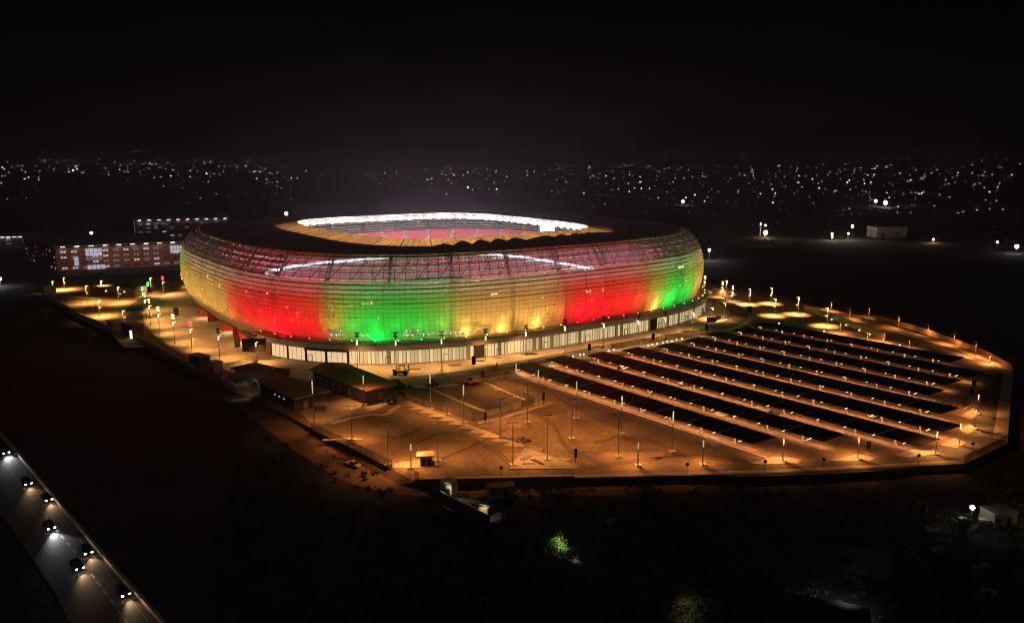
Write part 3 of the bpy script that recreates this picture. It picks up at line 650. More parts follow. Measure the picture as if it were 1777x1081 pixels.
wall('boundary_wall', [(1237, 512), (1268, 518.5)], 0, 4.6, .4, WALL, 'pale wall behind the flaring masts right of the bowl')
wall('boundary_wall', [(1395, 540), (1450, 556), (1495, 576), (1535, 592)], 0, 3.4, .3, mat('slat_wall', (.33, .25, .16), .8, var=.3, scale=.5), 'long screen wall dividing back lot and perimeter road')
fence([(1060, 606), (1130, 594), (1215, 580), (1240, 575)], 2.4, 'pale slat fence between the ring road and the carports')
fence([(685, 673), (715, 698), (822, 731.5)], 2.2, 'wire fence along the serrated kerb', group=None)
fence([(822, 731.5), (928, 700)], 2.2, 'wire fence panel run facing the open lot by the yard gate')
fence([(928, 700), (838, 660), (790, 663)], 2.2, 'wire fence on the carport side of the yard')
fence([(541, 745), (680, 812)], 2.2, 'wire fence above the dark retaining wall by the dirt track', post=DARK)
fence([(720, 833), (727, 836)], 2.6, 'short wire gate at the entrance ramp')
wall('screen_board', [(819, 729.5), (838, 724)], .1, 2.0, .12, GREYW, 'grey hoarding panel at the yard corner', 'hoarding')
wall('screen_board', [(890, 712), (904, 708)], .1, 2.3, .12, mat('pale_hoarding', (.45, .4, .33), .8), 'pale hoarding panel at the yard gate', 'hoarding')
wall('screen_board', [(905, 707.6), (926, 700.6)], .1, 2.0, .12, GREYW, 'dark grey hoarding panel beside the pale one', 'hoarding')
wall('retaining_wall', [(541, 746), (600, 772), (681, 813.5)], -1.6, 1.7, .5, DARKWALL, 'black retaining wall above the dirt track')
sheet('yard_asphalt', P((745, 672), (812, 663), (832, 660), (925, 700), (846, 716)), .06, mat('yard_asphalt', (.115, .085, .06), .9, var=.3, scale=.08))
sheet('lane_asphalt', P((690, 676), (742, 674), (840, 717), (822, 730)), .06, mat('lane_asphalt', (.10, .078, .056), .9, var=.3, scale=.08))
strip('yard_kerb', P((748, 675), (800, 698), (846, 716)), 1.4, .2, KERB, 0, False)
strip('yard_edge_kerb', P((832, 660), (880, 681), (926, 701)), 1.0, .2, KERB, 0, False)
strip('yard_front_kerb', P((830, 735), (866, 727), (957, 700)), 1.4, .2, KERB, 0, False)
# ------------------------------------------------------------------ buildings near the bowl
def frame_of(pa, pb):
    d = (pb - pa); L_ = d.length; return atan2(d.y, d.x), L_
def service_block(roof_px, h, label, doors, dark=False, z=0.):
    q = [at(x, y, h + z) for x, y in roof_px]; c = sum(q, Vector()) / len(q); c.z = z
    o = thing('service_building', c, label, 'building')
    loc = [(p - c) for p in q]
    ins = [Vector((p.x, p.y, 0)) * .90 for p in loc]
    mb = MB(); mb.prism([p[:2] for p in ins], -.0, h - .02); mb.build('wall', GREYW if not dark else DARKWALL, o)
    mb = MB(); mb.prism([p[:2] for p in loc], h, h + .45); rf = mb.build('roof', [mat('flat_roofing', (.17, .085, .06), .9, var=.35, scale=.15)], o)
    mb = MB()
    n = len(loc)
    for i in range(n):
        a, b = loc[i], loc[(i + 1) % n]; d = b - a; mb.box(((a + b) / 2).to_2d().to_3d() + Vector((0, 0, h + .25)), (d.length + .2, .16, .56), atan2(d.y, d.x))
    mb.build('roof_edge', mat('roof_edge', (.36, .30, .25), .8), rf)
    for (i, f_, wd, hh, z0, m_, nm) in doors:
        a, b = ins[i], ins[(i + 1) % n]; d = (b - a).normalized(); p = a.lerp(b, f_); nn2 = Vector((d.y, -d.x, 0))
        if nn2.dot(p) < 0: nn2 = -nn2
        mb = MB(); mb.box(p + nn2 * .06 + Vector((0, 0, z0 + hh / 2)), (wd, .16, hh), atan2(d.y, d.x)); dd_ = mb.build(nm, m_, o)
        mb = MB()
        for sg in (-1, 1): mb.box(p + d * sg * (wd / 2 + .06) + nn2 * .08 + Vector((0, 0, z0 + hh / 2)), (.12, .22, hh + .1), atan2(d.y, d.x))
        mb.box(p + nn2 * .08 + Vector((0, 0, z0 + hh + .06)), (wd + .24, .22, .12), atan2(d.y, d.x)); mb.build('frame', CONC, dd_)
    return o, loc, rf
DOORM = mat('pale_door', (.45, .38, .3), .6); SHUT = mat('shutter', (.42, .39, .33), .6)
b1, l1, r1 = service_block([(537, 643), (563, 630.5), (598, 631.5), (691, 668), (636, 681)], 4.4, 'larger flat roofed service building with row of pale shutters by the podium', [(4, .97 - k * .125, 2.0, 2.7, .3, SHUT, 'shutter') for k in range(5)] + [(4, .27, 1.5, 2.9, .1, DOORM, 'door'), (3, .45, 1.8, 2.4, .05, DOORM, 'door')])
b2, l2, r2 = service_block([(440, 660), (482, 648.5), (573, 680), (511, 694)], 4.4, 'darker flat roofed service building nearer the dirt track', [(2, .65, 1.5, 2.5, .05, DOORM, 'door')] + [(3, .25 + .12 * k, .9, .35, 2.6, mat('slit_window_glow', (.8, .9, 1), emit=(.8, .9, 1), es=.9), 'slit_window') for k in range(3)], True)
for k in range(7):
    mb = MB(); mb.box((-8 + k * 1.15, 10 - k * 1.7, 5.3), (1.0, 1.0, .8), R(-40)); mb.tube((-8 + k * 1.15, 10 - k * 1.7, 5.6), (-8 + k * 1.15, 10 - k * 1.7, 5.8), .4, n=8); mb.build('roof_unit', CONC, r1)
def hut(px, py, sx, sy, h, rz, label, m=WALL, roofm=DARK, door=True, z=0., cat='hut', over=.25):
    p = at(px, py, z); o = thing('hut', p, label, cat, rz=rz)
    MB().box((0, 0, h / 2), (sx, sy, h)).build('wall', m, o)
    MB().box((0, 0, h + .14), (sx + over * 2, sy + over * 2, .28)).build('roof', roofm, o)
    if door:
        d_ = MB().box((sx * .15, -sy / 2 - .03, 1.05), (1.0, .1, 2.1)).build('door', DARK, o); MB().box((-sx * .28, -sy / 2 - .03, 1.6), (.9, .1, .8)).build('window', GLASS, o)
    return o
RA = R(-40)
hut(347, 634, 8.5, 4.0, 4.0, RA, 'longer dark hut built on the boundary wall', DARKWALL, DARK)
hut(374, 645, 4.6, 3.6, 3.8, RA, 'shorter pale sided hut next to the longer one', WALL, DARK)
hut(231, 580, 10.5, 5.5, 5.0, RA, 'dark gatehouse on the boundary wall with a glowing doorway', DARKWALL, mat('brown_roofing', (.2, .15, .11), .9))
g = thing('wall_light', at(228, 588), 'tall white glowing panel at the gatehouse side', 'light'); MB().box((0, 0, 2.0), (1.2, .2, 3.6), R(-20)).build('light_panel', mat('gate_glow', (1, .9, .7), emit=(1, .78, .5), es=2.2), g); MB().box((0, .16, 2.0), (1.5, .1, 3.9), R(-20)).build('panel_frame', DARK, g)
hut(201, 574, 7, 5, 4.6, RA, 'pale block attached to the wall left of the gatehouse', WALL, KERB, False)
hut(80, 508, 9, 7, 4.2, R(-30), 'pale block at the far corner of the sandy yard', WALL, SAND, False)
o = hut(207, 512, 32, 11, 5.2, R(-16), 'long low substation with two wall lights behind the sandy yard', mat('tan_wall', (.16, .12, .08), .9, var=.2), DARKWALL)
for x in (-4, 9): MB().ball((x, -5.7, 3.2), .3).build('wall_lamp', mat('wall_lamp_glow', (1, 1, 1), emit=(1, .85, .55), es=8), o)
# pergola building, tarpaulin, truck
p = at(440, 657); o = thing('pergola_building', p, 'half built block with an open steel grid roof beside the tipper', 'building', rz=R(-38))
MB().box((0, 0, 1.8), (10, 8, 3.6)).build('wall', mat('block_wall', (.24, .18, .13), .9, var=.2), o)
mb = MB()
for k in range(11): mb.box((-6 + k * 1.2, 0, 4.2), (.14, 11, .3))
for k in range(5): mb.box((0, -5.2 + k * 2.6, 4.0), (13, .22, .3))
mb.build('roof_grid', mat('roof_steel', (.2, .11, .08), .6), o)
for x in (-5.8, 5.8):
    for y in (-5, 5): MB().tube((x, y, 0), (x, y, 3.9), .14, n=5).build('post', STEEL, o)
p = at(424, 668, 0); o = thing('tarpaulin', p, 'white tarpaulin over a pile of blocks below the pergola', 'tarpaulin')
mb = MB(); gx, gy = 7, 5; tz = [[1.2 + .45 * sin(i * 1.3) * cos(j * 1.1) + (.5 if 2 < i < 5 else 0) for j in range(gy)] for i in range(gx)]
v = [((i - 3) * 1.35, (j - 2) * 1.0 - i * .25, tz[i][j]) for i in range(gx) for j in range(gy)]; f = [(i * gy + j, (i + 1) * gy + j, (i + 1) * gy + j + 1, i * gy + j + 1) for i in range(gx - 1) for j in range(gy - 1)]
k0 = len(v); mb.mesh(v + [(a, b, c - .06) for a, b, c in v], f + [tuple(x + k0 for x in q[::-1]) for q in f]); mb.build('sheet', mat('white_tarp', (.75, .68, .6), .6), o, True)
mb = MB(); mb.box((0, -.6, .5), (7.4, 3.4, 1.0), R(-8)); mb.build('block_pile', CONC, o); o.scale = (.62, .62, .8)
light('SPOT', at(420, 668, 6) + Vector((0, 0, 0)), 1500, (1, .8, .6), aim=at(424, 668, 0), spot=R(80), name='tarp_lamp')

def wheel(mb, x, y, r, wd): mb.tube((x, y - wd / 2, r), (x, y + wd / 2, r), r, n=12)
def truck(px, py, rz, label, cargo):
    o = thing('tipper_truck', at(px, py), label, 'truck', rz=rz)
    cab = MB(); cab.prism([(2.9, -1.15), (4.7, -1.1), (4.7, 1.1), (2.9, 1.15)], .8, 2.6); cab.box((3.7, 0, 2.7), (1.5, 2.0, .3)); cb = cab.build('cab', mat('truck_paint', (.45, .38, .28), .5), o)
    MB().box((4.68, 0, 2.05), (.1, 1.9, .8)).build('windscreen', GLASS, cb)
    v = [(-3.6, -1.2, 1.1), (2.6, -1.2, 1.1), (2.6, 1.2, 1.1), (-3.6, 1.2, 1.1), (-3.9, -1.35, 2.7), (2.8, -1.35, 2.7), (2.8, 1.35, 2.7), (-3.9, 1.35, 2.7)]
    MB().mesh(v, [(3, 2, 1, 0), (0, 1, 5, 4), (1, 2, 6, 5), (2, 3, 7, 6), (3, 0, 4, 7), (4, 5, 6, 7)]).build('tipper_body', mat('tipper_paint', (.38, .24, .12), .7), o)
    MB().box((.4, 0, .85), (8.2, .9, .35)).build('chassis', DARK, o)
    for x in (-2.6, -1.3, 3.6):
        for y in (-1.05, 1.05): mb = MB(); wheel(mb, x, y, .52, .36); mb.build('wheel', BLACK, o)
    if cargo:
        mb = MB(); rr = random.Random(9)
        for k in range(14): mb.ball((rr.uniform(-3, 2), rr.uniform(-.9, .9), 2.75), rr.uniform(.3, .6), n=6, m=4, sq=.7)
        mb.build('load', DARKWALL, o)
    return o
truck(482, 652, R(8), 'tipper truck loaded with rubble beside the pergola building', True)
# site machines
def loader(px, py, rz, label, m, big=1.0):
    o = thing('loader', at(px, py), label, 'loader', rz=rz)
    b = MB(); b.prism([(-2.2, -.8), (.6, -.8), (.6, .8), (-2.2, .8)], .8, 1.75); b.box((1.4, 0, 1.0), (1.9, .9, .6)); b.build('body', m, o)
    c = MB(); c.prism([(-.7, -.65), (.6, -.65), (.6, .65), (-.7, .65)], 1.76, 2.95); c.box((-.05, 0, 3.02), (1.6, 1.5, .14)); c.build('cab', DARK, o)
    a = MB()
    for y in (-.55, .55): a.tube((.7, y, 1.6), (2.9, y, .7), .11, n=5)
    a.build('lift_arm', m, o)
    k = MB(); k.prism([(2.7, -1.1), (3.5, -1.1), (3.5, 1.1), (2.7, 1.1)], .12, .3); k.box((2.8, 0, .6), (.14, 2.2, .9)); k.build('bucket', DARK, o)
    for x, r in ((-1.4, .75), (1.3, .6)):
        for y in (-.95, .95): mb = MB(); wheel(mb, x, y, r, .4); mb.build('wheel', BLACK, o)
    if big != 1: o.scale = (big,) * 3
    return o
loader(816, 668, R(15), 'orange loader parked inside the fenced yard', mat('loader_orange', (.42, .2, .08), .5))
loader(750, 671, R(60), 'brown loader by the kerb at the yard entrance', mat('loader_brown', (.26, .15, .07), .6), .9)
p = at(697, 650); o = thing('forklift', p, 'yellow heavy forklift on the road before the podium', 'forklift', rz=R(5))
YP = mat('machine_yellow', (.62, .5, .12), .5)
mb = MB(); mb.prism([(-3.2, -1.1), (2.4, -1.1), (2.4, 1.1), (-3.2, 1.1)], .7, 1.7); mb.box((-2.5, 0, 2.0), (1.5, 2.0, .6)); mb.build('body', YP, o)
mb = MB()
for x in (-.9, 1.2):
    for y in (-.9, .9): mb.tube((x, y, 1.7), (x, y, 3.5), .09, n=4)
mb.box((.15, 0, 3.55), (2.5, 2.1, .14)); mb.build('cab', DARK, o)
mb = MB()
for y in (-.5, .5): mb.box((2.7, y, 2.2), (.25, .2, 3.6))
mb.box((2.7, 0, 3.9), (.22, 1.2, .2)); mb.build('mast', DARK, o)
for y in (-.5, .5): MB().box((3.9, y, .5), (2.2, .2, .1)).build('fork', STEEL, o)
for x, r in ((-2.3, .7), (1.5, .8)):
    for y in (-1.05, 1.05): mb = MB(); wheel(mb, x, y, r, .5); mb.build('wheel', BLACK, o)

# cars
def car_parts(o, paint, kind='car', lights=None):
    van = kind == 'van'
    pr = [(-2.15, .35), (-2.2, .85), (-1.95, 1.0), (1.05, 1.0), (2.05, .82), (2.2, .55), (2.1, .35)]
    if kind == 'pickup': pr = [(-2.4, .45), (-2.45, 1.05), (1.3, 1.08), (2.35, .92), (2.45, .5), (2.3, .42)]
    n = len(pr); v = [(x, -.86, z) for x, z in pr] + [(x, .86, z) for x, z in pr]
    b = MB(); b.mesh(v, [tuple(range(n)), tuple(range(2 * n - 1, n - 1, -1))] + [(i + n, (i + 1) % n + n, (i + 1) % n, i) for i in range(n)])
    bo = b.build('body', paint, o)
    if van: cbn = [(-2.1, 1.0), (-2.05, 1.95), (.7, 1.95), (1.4, 1.0)]
    elif kind == 'pickup': cbn = [(-.6, 1.08), (-.45, 1.72), (.7, 1.72), (1.25, 1.08)]
    else: cbn = [(-1.75, 1.0), (-1.2, 1.46), (.25, 1.46), (1.0, 1.0)]
    m = len(cbn); v = [(x, -(.78 if z < 1.2 else .64), z) for x, z in cbn] + [(x, (.78 if z < 1.2 else .64), z) for x, z in cbn]
    cb = MB(); cb.mesh(v, [tuple(range(m)), tuple(range(2 * m - 1, m - 1, -1))] + [(i + m, (i + 1) % m + m, (i + 1) % m, i) for i in range(m)]); cb.build('cabin', GLASS, o)
    x0, x1, zt = cbn[1][0], cbn[2][0], cbn[1][1]
    MB().box(((x0 + x1) / 2, 0, zt + .02), (x1 - x0, 1.24, .05)).build('roof_panel', paint, bo)
    for x in (-1.35, 1.35):
        for y in (-.78, .78):
            mb = MB(); wheel(mb, x, y, .33, .22); mb.build('wheel', BLACK, o)
    for y in (-.62, .62):
        MB().box((2.14 if kind != 'pickup' else 2.42, y, .66), (.14, .36, .2)).build('headlight', lights if lights else GLASS, o)
        MB().box((-2.18 if kind != 'pickup' else -2.44, y, .75), (.08, .32, .16)).build('tail_light', mat('tail_light_red', (.3, .01, .01), .4), o)
def car(px, py, rz, label, paint, kind='car', group=None, lights=None, z=0., sc_=1.):
    o = thing('parked_car' if not lights else 'moving_car', at(px, py, z), label, 'car' if kind != 'van' else 'van', group, rz); car_parts(o, paint, kind, lights); o.scale = (sc_,) * 3
    return o
PW = mat('car_white', (.7, .68, .65), .35, spec=.5); PD = mat('car_dark', (.03, .032, .04), .3, spec=.5); PG = mat('car_grey', (.25, .25, .26), .35, spec=.5)
car(613, 810, R(-35), 'pale pickup parked on the dark dirt by the retaining wall', mat('pickup_beige', (.35, .31, .2), .5), 'pickup', z=OUT)
car(1516, 724, CA + pi / 2, 'white van parked between the third and fourth carport rows', PW, 'van')
car(1080, 642, CA + pi / 2, 'white car parked under the third carport row', PW)
car(1187, 668, CA + pi / 2, 'grey car parked between carport rows beside a post', PG)
car(1290, 694, CA + pi / 2, 'dark van parked between the carport rows', PD, 'van')
car(1671, 908, R(20), 'pale car facing the white floodlight hut', mat('car_beige', (.5, .47, .35), .4), z=OUT)
car(1719, 909, R(-25), 'yellowish pickup parked right of the white floodlight hut', mat('pickup_sand', (.5, .42, .28), .5), 'pickup', z=OUT)

# signs, screen and small site objects
def totem(px, py, h, wd, label, group='dark sign boards'):
    o = thing('sign_board', at(px, py), label, 'sign', group, rz=R(8)); MB().tube((0, 0, 0), (0, 0, h * .45), .09, n=5).build('post', DARK, o)
    MB().box((0, 0, h * .7), (wd, .22, h * .6)).build('board', BLACK, o); MB().box((0, 0, .1), (wd * 1.2, .7, .2)).build('base', CONC, o)
TT = [(822, 642, 5.5, 1.5, 'before the podium lawn'), (838, 662, 4.2, .8, 'at the far corner of the fenced yard'), (943, 703, 4.2, .8, 'at the carport kerb by the yard'), (842, 738, 4.2, .9, 'on the near corner of the fenced yard'), (1133, 597, 4.6, 1.4, 'between podium and carport fence'), (1022.7, 615, 4.4, 1.4, 'at the kerb before the second carport row'), (1225.6, 581, 5.0, 1.3, 'at the start of the seventh carport row'), (999, 804, 4.2, .7, 'on the point of the triangular island'), (1506, 787, 3.6, 1.2, 'on the island past the second carport row'), (1689, 677, 3.6, 1.4, 'at the perimeter road past the sixth row'), (1685, 690, 3.0, 1.3, 'at the perimeter road past the fifth row'), (1680, 707, 3.2, 1.2, 'at the perimeter road past the fourth row'), (307, 556, 6.5, 2.4, 'standing alone on the pale forecourt'), (413, 614, 7.0, 2.4, 'beside the nearest entrance portal'), (1300, 550, 5.5, 2.4, 'where ring road and back lot meet'), (260, 515, 5.5, 2.2, 'behind the green masts')]
for x, y, h, wd, t_ in TT: totem(x, y, h, wd, 'dark sign board ' + t_)
for k, (x, y) in enumerate(((870, 830), (1192, 824), (1327, 819), (1428, 815), (1593, 808), (1687, 787))):
    o = thing('round_sign', at(x, y), '%s dark round sign on a thin pole along the front wall' % ORD[k], 'sign', 'round signs along the front wall'); MB().tube((0, 0, 0), (0, 0, 2.6), .06, n=5).build('pole', DARK, o); mb = MB(); mb.tube((0, -.05, 2.9), (0, .05, 2.9), .5, n=12); mb.build('disc', BLACK, o)
p = at(443, 628); o = thing('screen', p, 'big dark screen on a thick pillar before the stadium entrance', 'screen', rz=R(6)); MB().box((0, .5, 2.2), (1.6, .9, 4.4)).build('pillar', mat('pillar_brown', (.14, .09, .06), .7), o)
MB().box((0, 0, 6.9), (9.2, .7, 5.2)).build('screen_panel', mat('screen_dark', (.06, .03, .024), .5), o); MB().box((0, -.38, 6.9), (8.8, .08, 4.8)).build('screen_face', BLACK, o)
# one walker
p = at(862, 637); o = thing('person', p, 'person in dark clothes walking on the road before the podium', 'person', rz=R(30))
J = [(0, 0, .95), (0, 0, 1.2), (0, 0, 1.45), (0, 0, 1.56), (0, .02, 1.7), (.1, 0, .9), (.13, .16, .5), (.14, .05, .08), (.14, .2, .03), (-.1, 0, .9), (-.12, -.12, .5), (-.13, -.3, .1), (-.13, -.17, .03), (.2, 0, 1.43), (.27, -.06, 1.15), (.26, .08, .9), (.26, .13, .81), (-.2, 0, 1.43), (-.27, .06, 1.15), (-.26, .2, .93), (-.26, .26, .86)]
ED = [(0, 1), (1, 2), (2, 3), (3, 4), (0, 5), (5, 6), (6, 7), (7, 8), (0, 9), (9, 10), (10, 11), (11, 12), (2, 13), (13, 14), (14, 15), (15, 16), (2, 17), (17, 18), (18, 19), (19, 20)]
RD = [.14, .13, .14, .06, .105, .1, .07, .05, .045, .1, .07, .05, .045, .07, .05, .04, .035, .07, .05, .04, .035]
me = bpy.data.meshes.new('body'); me.from_pydata(J, ED, []); bo = bpy.data.objects.new('body', me); col.objects.link(bo); bo.parent = o
md = bo.modifiers.new('skin', 'SKIN')
if not me.skin_vertices: bo.data.attributes  # the modifier adds the layer
for sv, rad in zip(me.skin_vertices[0].data if me.skin_vertices else [], RD): sv.radius = (rad, rad)
if me.skin_vertices: me.skin_vertices[0].data[0].use_root = True
bo.modifiers.new('smooth', 'SUBSURF').levels = 1; me.materials.append(mat('dark_clothes', (.05, .045, .05), .9))
# guard booth
p = at(740, 806); o = thing('guard_booth', p, 'guard booth with flat canopy roof on its kerbed island', 'booth', rz=R(5))
MB().box((0, 0, 1.35), (3.2, 2.6, 2.7)).build('wall', mat('booth_wall', (.4, .32, .24), .8), o); MB().box((-.2, -.1, 2.95), (4.6, 3.6, .35)).build('roof', CONC, o)
for x in (-.75, .75): MB().box((x, -1.34, 1.1), (.9, .1, 2.0)).build('door', BLACK, o)
MB().box((1.9, -.9, .7), (.5, .5, 1.4)).build('barrier_post', DARK, o)
p = at(556, 713); o = thing('kiosk', p, 'small kiosk with flat roof before the darker service building', 'kiosk', rz=R(5)); MB().box((0, 0, 1.1), (3.6, 2.2, 2.2)).build('wall', GREYW, o); MB().box((0, 0, 2.45), (4.4, 3.0, .4)).build('roof', mat('kiosk_roof', (.4, .3, .22), .8), o)
for k in range(3): MB().box((-1.1 + k * 1.1, -1.14, 1.2), (.7, .1, 1.0)).build('window', GLASS, o)
# site clutter
rr = random.Random(21)
def pile(px, py, wd, label, name='material_stack', cat='building material', m=CONC, n=6, h=.5, ang=0.):
    o = thing(name, at(px, py), label, cat, rz=ang); mb = MB()
    for k in range(n): mb.box((rr.uniform(-.1, .1) * wd, (k - n / 2) * .34, .12 + (k % 3) * .16), (wd * rr.uniform(.8, 1), .3, .16), rr.uniform(-.06, .06))
    mb.build('boards', m, o)
    mb = MB(); mb.box((0, 0, .05), (wd * .7, n * .36, .1)); mb.build('pallet', DARKWALL, o)
STK = [(912, 795, 4.5, 'grey stack of slabs on the triangular island', R(60)), (928, 779, 6.0, 'dark stack of long panels on the triangular island edge', R(-35)), (935, 803, 5.2, 'dark ribbed grating lying on the triangular island', R(-55)), (918, 806, 3.4, 'pale frame lying near the front kerb of the island', R(0)), (980, 799, 3.6, 'dark tube bundle at the point of the island', R(-25)), (880, 761, 5.0, 'pale boards on the serrated kerb', R(-30)), (842, 742, 4.0, 'wire cage stack beside the yard corner sign', R(5)), (717, 641, 6.0, 'scattered pale panels on the podium apron', R(0)), (790, 634, 5.4, 'stacked frames on the podium apron', R(0)), (832, 627, 3.6, 'small stack of tubes near the podium doors', R(0)), (1035, 603, 3.8, 'folded barriers near the podium', R(20)), (918, 615, 6.5, 'white sheets lying on the apron kerb', R(15)), (408, 630, 6.0, 'tilted pale boards on the forecourt', R(40)), (372, 618, 5.0, 'dark bench frame beside the unlit mast', R(0)), (886, 647, 4.0, 'tripod frames on the carport island', R(0)), (1090, 571, 4.5, 'dark crates on the apron by the podium glazing', R(20)), (1190, 575, 5, 'heap of planters near the podium curve', R(10)), (1238, 556, 5.5, 'stack of pallets beside the red hoarding', R(0)), (702, 636 + 65, 3.2, 'blue grey tarp pile by the service building', R(0)), (570, 806 - 88, 2.5, 'dark bags beside the kiosk', R(0)), (1312, 734, 4.5, 'loose wooden boards between first and second carport rows', CA), (1252, 720, 4.5, 'tangled bars under the second carport row', CA), (1345, 716, 4, 'pale sacks between second and third carport rows', CA), (1470, 756, 4, 'broken pallet wood at the second carport row end', CA)]
for x, y, wd, lb, an in STK: pile(x, y, wd, lb, ang=an, m=rr.choice([CONC, STEEL, KERB, GREYW, DARKWALL]), n=rr.randint(4, 8))
for k, (x, y, lb) in enumerate(((906, 766, 'dark spoil heap on the island kerb near the twin lamp'), (1256, 552, 'spoil heap near the ring road bend'), (215, 545, 'low earth heap on the sandy yard'), (158, 535, 'stony heap in the middle of the sandy yard'), (700, 672, 'dark shrub heap behind the larger service building'))):
    mb = MB()
    for j in range(16): mb.ball((rr.gauss(0, 1.3), rr.gauss(0, .8), rr.uniform(.1, .5)), rr.uniform(.3, .8), n=6, m=4, sq=.7)
    o = mb.build('earth_heap', DARKWALL if k != 2 else SAND, None, False, at(x, y)); tag(o, lb, 'heap')
p = at(1234, 562); o = thing('hoarding', p, 'small red hoarding on legs by the podium curve', 'hoarding', rz=R(10)); MB().box((0, 0, 2.1), (5.0, .15, 2.6)).build('board', mat('red_board', (.4, .03, .02), .6), o)
for x in (-2, 2): MB().tube((x, .1, 0), (x, .1, 2), .08, n=4).build('leg', DARK, o)
p = at(1246, 559); o = thing('notice_board', p, 'white notice board on legs beside the red hoarding', 'board', rz=R(0)); MB().box((0, 0, 2.4), (2.6, .12, 1.8)).build('board', WHITE, o)
for x in (-1, 1): MB().tube((x, .1, 0), (x, .1, 2), .06, n=4).build('leg', DARK, o)
# ground lights along walls and between carports and road
GLB = mat('bollard_glow', (1, .9, .7), emit=(1, .82, .5), es=8)
for k, (x, y) in enumerate(((1404, 541), (1420, 547), (1443, 556), (1468, 566), (1491, 575), (1509, 582), (1534, 592), (1561, 601), (1352, 563), (1430, 577), (1496, 592), (995, 621), (1007, 618), (1013, 617), (1056, 611), (1065, 609), (1125, 602), (1132, 600), (1140, 599), (1150, 597), (1158, 595), (1166, 594), (1174, 592), (1183, 590))):
    o = thing('bollard_light', at(x, y), ('%s ground light at the foot of the screen wall' % ORD[k]) if k < 8 else ('%s low ground light at the back edge of the carports' % ORD[k - 8]) if k < 11 else ('%s low ground light along the road before the carports' % ORD[k - 11]), 'ground light', 'low ground lights'); MB().tube((0, 0, 0), (0, 0, .5), .1, n=5).build('post', DARK, o); MB().ball((0, 0, .6), .26).build('lens', GLB, o)

# ------------------------------------------------------------------ highway
hw_r = [at(x, y, OUT)[:2] for x, y in ((-60, 690), (0, 752), (45, 803), (105, 876), (200, 988), (290, 1088), (330, 1130))]
hw_l = [at(x, y, OUT)[:2] for x, y in ((-90, 745), (0, 847), (69, 943), (130, 1026), (164, 1084), (185, 1120))]
def resamp(pts, n):
    pts = [Vector(p) for p in pts]; L_ = [0.]
    for a, b in zip(pts, pts[1:]): L_.append(L_[-1] + (b - a).length)
    out = []
    for k in range(n):
        g = L_[-1] * k / (n - 1); i = 0
        while i < len(L_) - 2 and L_[i + 1] < g: i += 1
        out.append(pts[i].lerp(pts[i + 1], (g - L_[i]) / (L_[i + 1] - L_[i])))
    return out
r_, l_ = resamp(hw_r, 24), resamp(hw_l, 24)
mb = MB(); mk = MB(); bar = MB()
for i in range(23):
    mb.prism([r_[i], r_[i + 1], l_[i + 1].lerp(r_[i + 1], -.35), l_[i].lerp(r_[i], -.35)], OUT, OUT + .06)
    for f_ in (.19, 1.0, 1.3):
        a, b = r_[i].lerp(l_[i], f_), r_[i + 1].lerp(l_[i + 1], f_); u = (b - a).normalized(); n = Vector((-u.y, u.x)) * .08
        mk.prism([a - n, b - n, b + n, a + n], OUT + .04, OUT + .075)
mb.build('highway', mat('highway_asphalt', (.085, .08, .075), .75, var=.25, scale=.1))['kind'] = 'structure'
mk.build('lane_lines', mat('faded_paint', (.35, .34, .32), .8))['kind'] = 'structure'
mid = resamp([at(x, y, OUT)[:2] for x, y in ((-30, 763), (3, 803), (31, 834), (82, 900), (129, 957), (189, 1036), (220, 1079), (245, 1112))], 32)
mb = MB()
for i in range(0, 31):
    a, b = mid[i], mid[i].lerp(mid[i + 1], .5); u = (b - a).normalized(); n = Vector((-u.y, u.x)) * .17; mb.prism([a - n, b - n, b + n, a + n], OUT + .04, OUT + .08)
mb.build('lane_dashes', mat('white_road_paint', (.8, .8, .78), .7))['kind'] = 'structure'
o = thing('crash_barrier', (r_[0].x, r_[0].y, OUT), 'concrete crash barrier along the highway edge', 'barrier'); mb = MB()
for i in range(23):
    a, b = r_[i] - r_[0], r_[i + 1] - r_[0]; u = (b - a).normalized(); n = Vector((-u.y, u.x))
    mb.prism([a - n * .5, b - n * .5, b + n * .1, a + n * .1], 0, 1.0)
mb.build('barrier_wall', mat('barrier_concrete', (.6, .54, .45), .8, var=.2, scale=.4), o)
HLY = mat('warm_headlight', (1, .9, .6), emit=(1, .84, .55), es=30); HLW = mat('cool_headlight', (.9, .95, 1), emit=(.92, .94, 1), es=30)
cars = [((11.5, 786), 'W', 'farthest dark car on the highway, cut by the picture edge'), ((50, 840), 'Y', 'dark car in the middle lane with warm headlights behind the car by the barrier'), ((85.5, 868), 'Y', 'dark car nearest the crash barrier at the head of the upper pair'), ((90, 917), 'W', 'dark car with cool white beam lighting the road ahead'), ((154.5, 960), 'Y', 'dark car in the barrier lane following the lowest car'), ((139.5, 987), 'Y', 'dark car in the outer lane with bright warm headlights'), ((219.5, 1033), 'Y', 'lowest dark car on the highway by the crash barrier')]
for (x, y), c, lb in cars:
    hp = at(x, y, OUT + .7)
    j = min(range(22), key=lambda i: (r_[i] - Vector(hp[:2])).length); u = (r_[j + 1] - r_[j]).normalized()
    rz = atan2(u.y, u.x); b = Vector((hp.x, hp.y, OUT + .06)) - Vector((u.x, u.y, 0)) * 2.4
    o = thing('moving_car', b, lb, 'car', 'cars driving on the highway', rz); car_parts(o, PD, 'car', HLY if c == 'Y' else HLW); o.scale = (1.02,) * 3
    light('SPOT', (2.4, 0, .75), 4200 if c == 'W' else 1700, (.95, .95, 1) if c == 'W' else (1, .62, .34), parent=o, aim=(13, 0, -.3), spot=R(62), blend=1, radius=.2, name='headlight_beam')
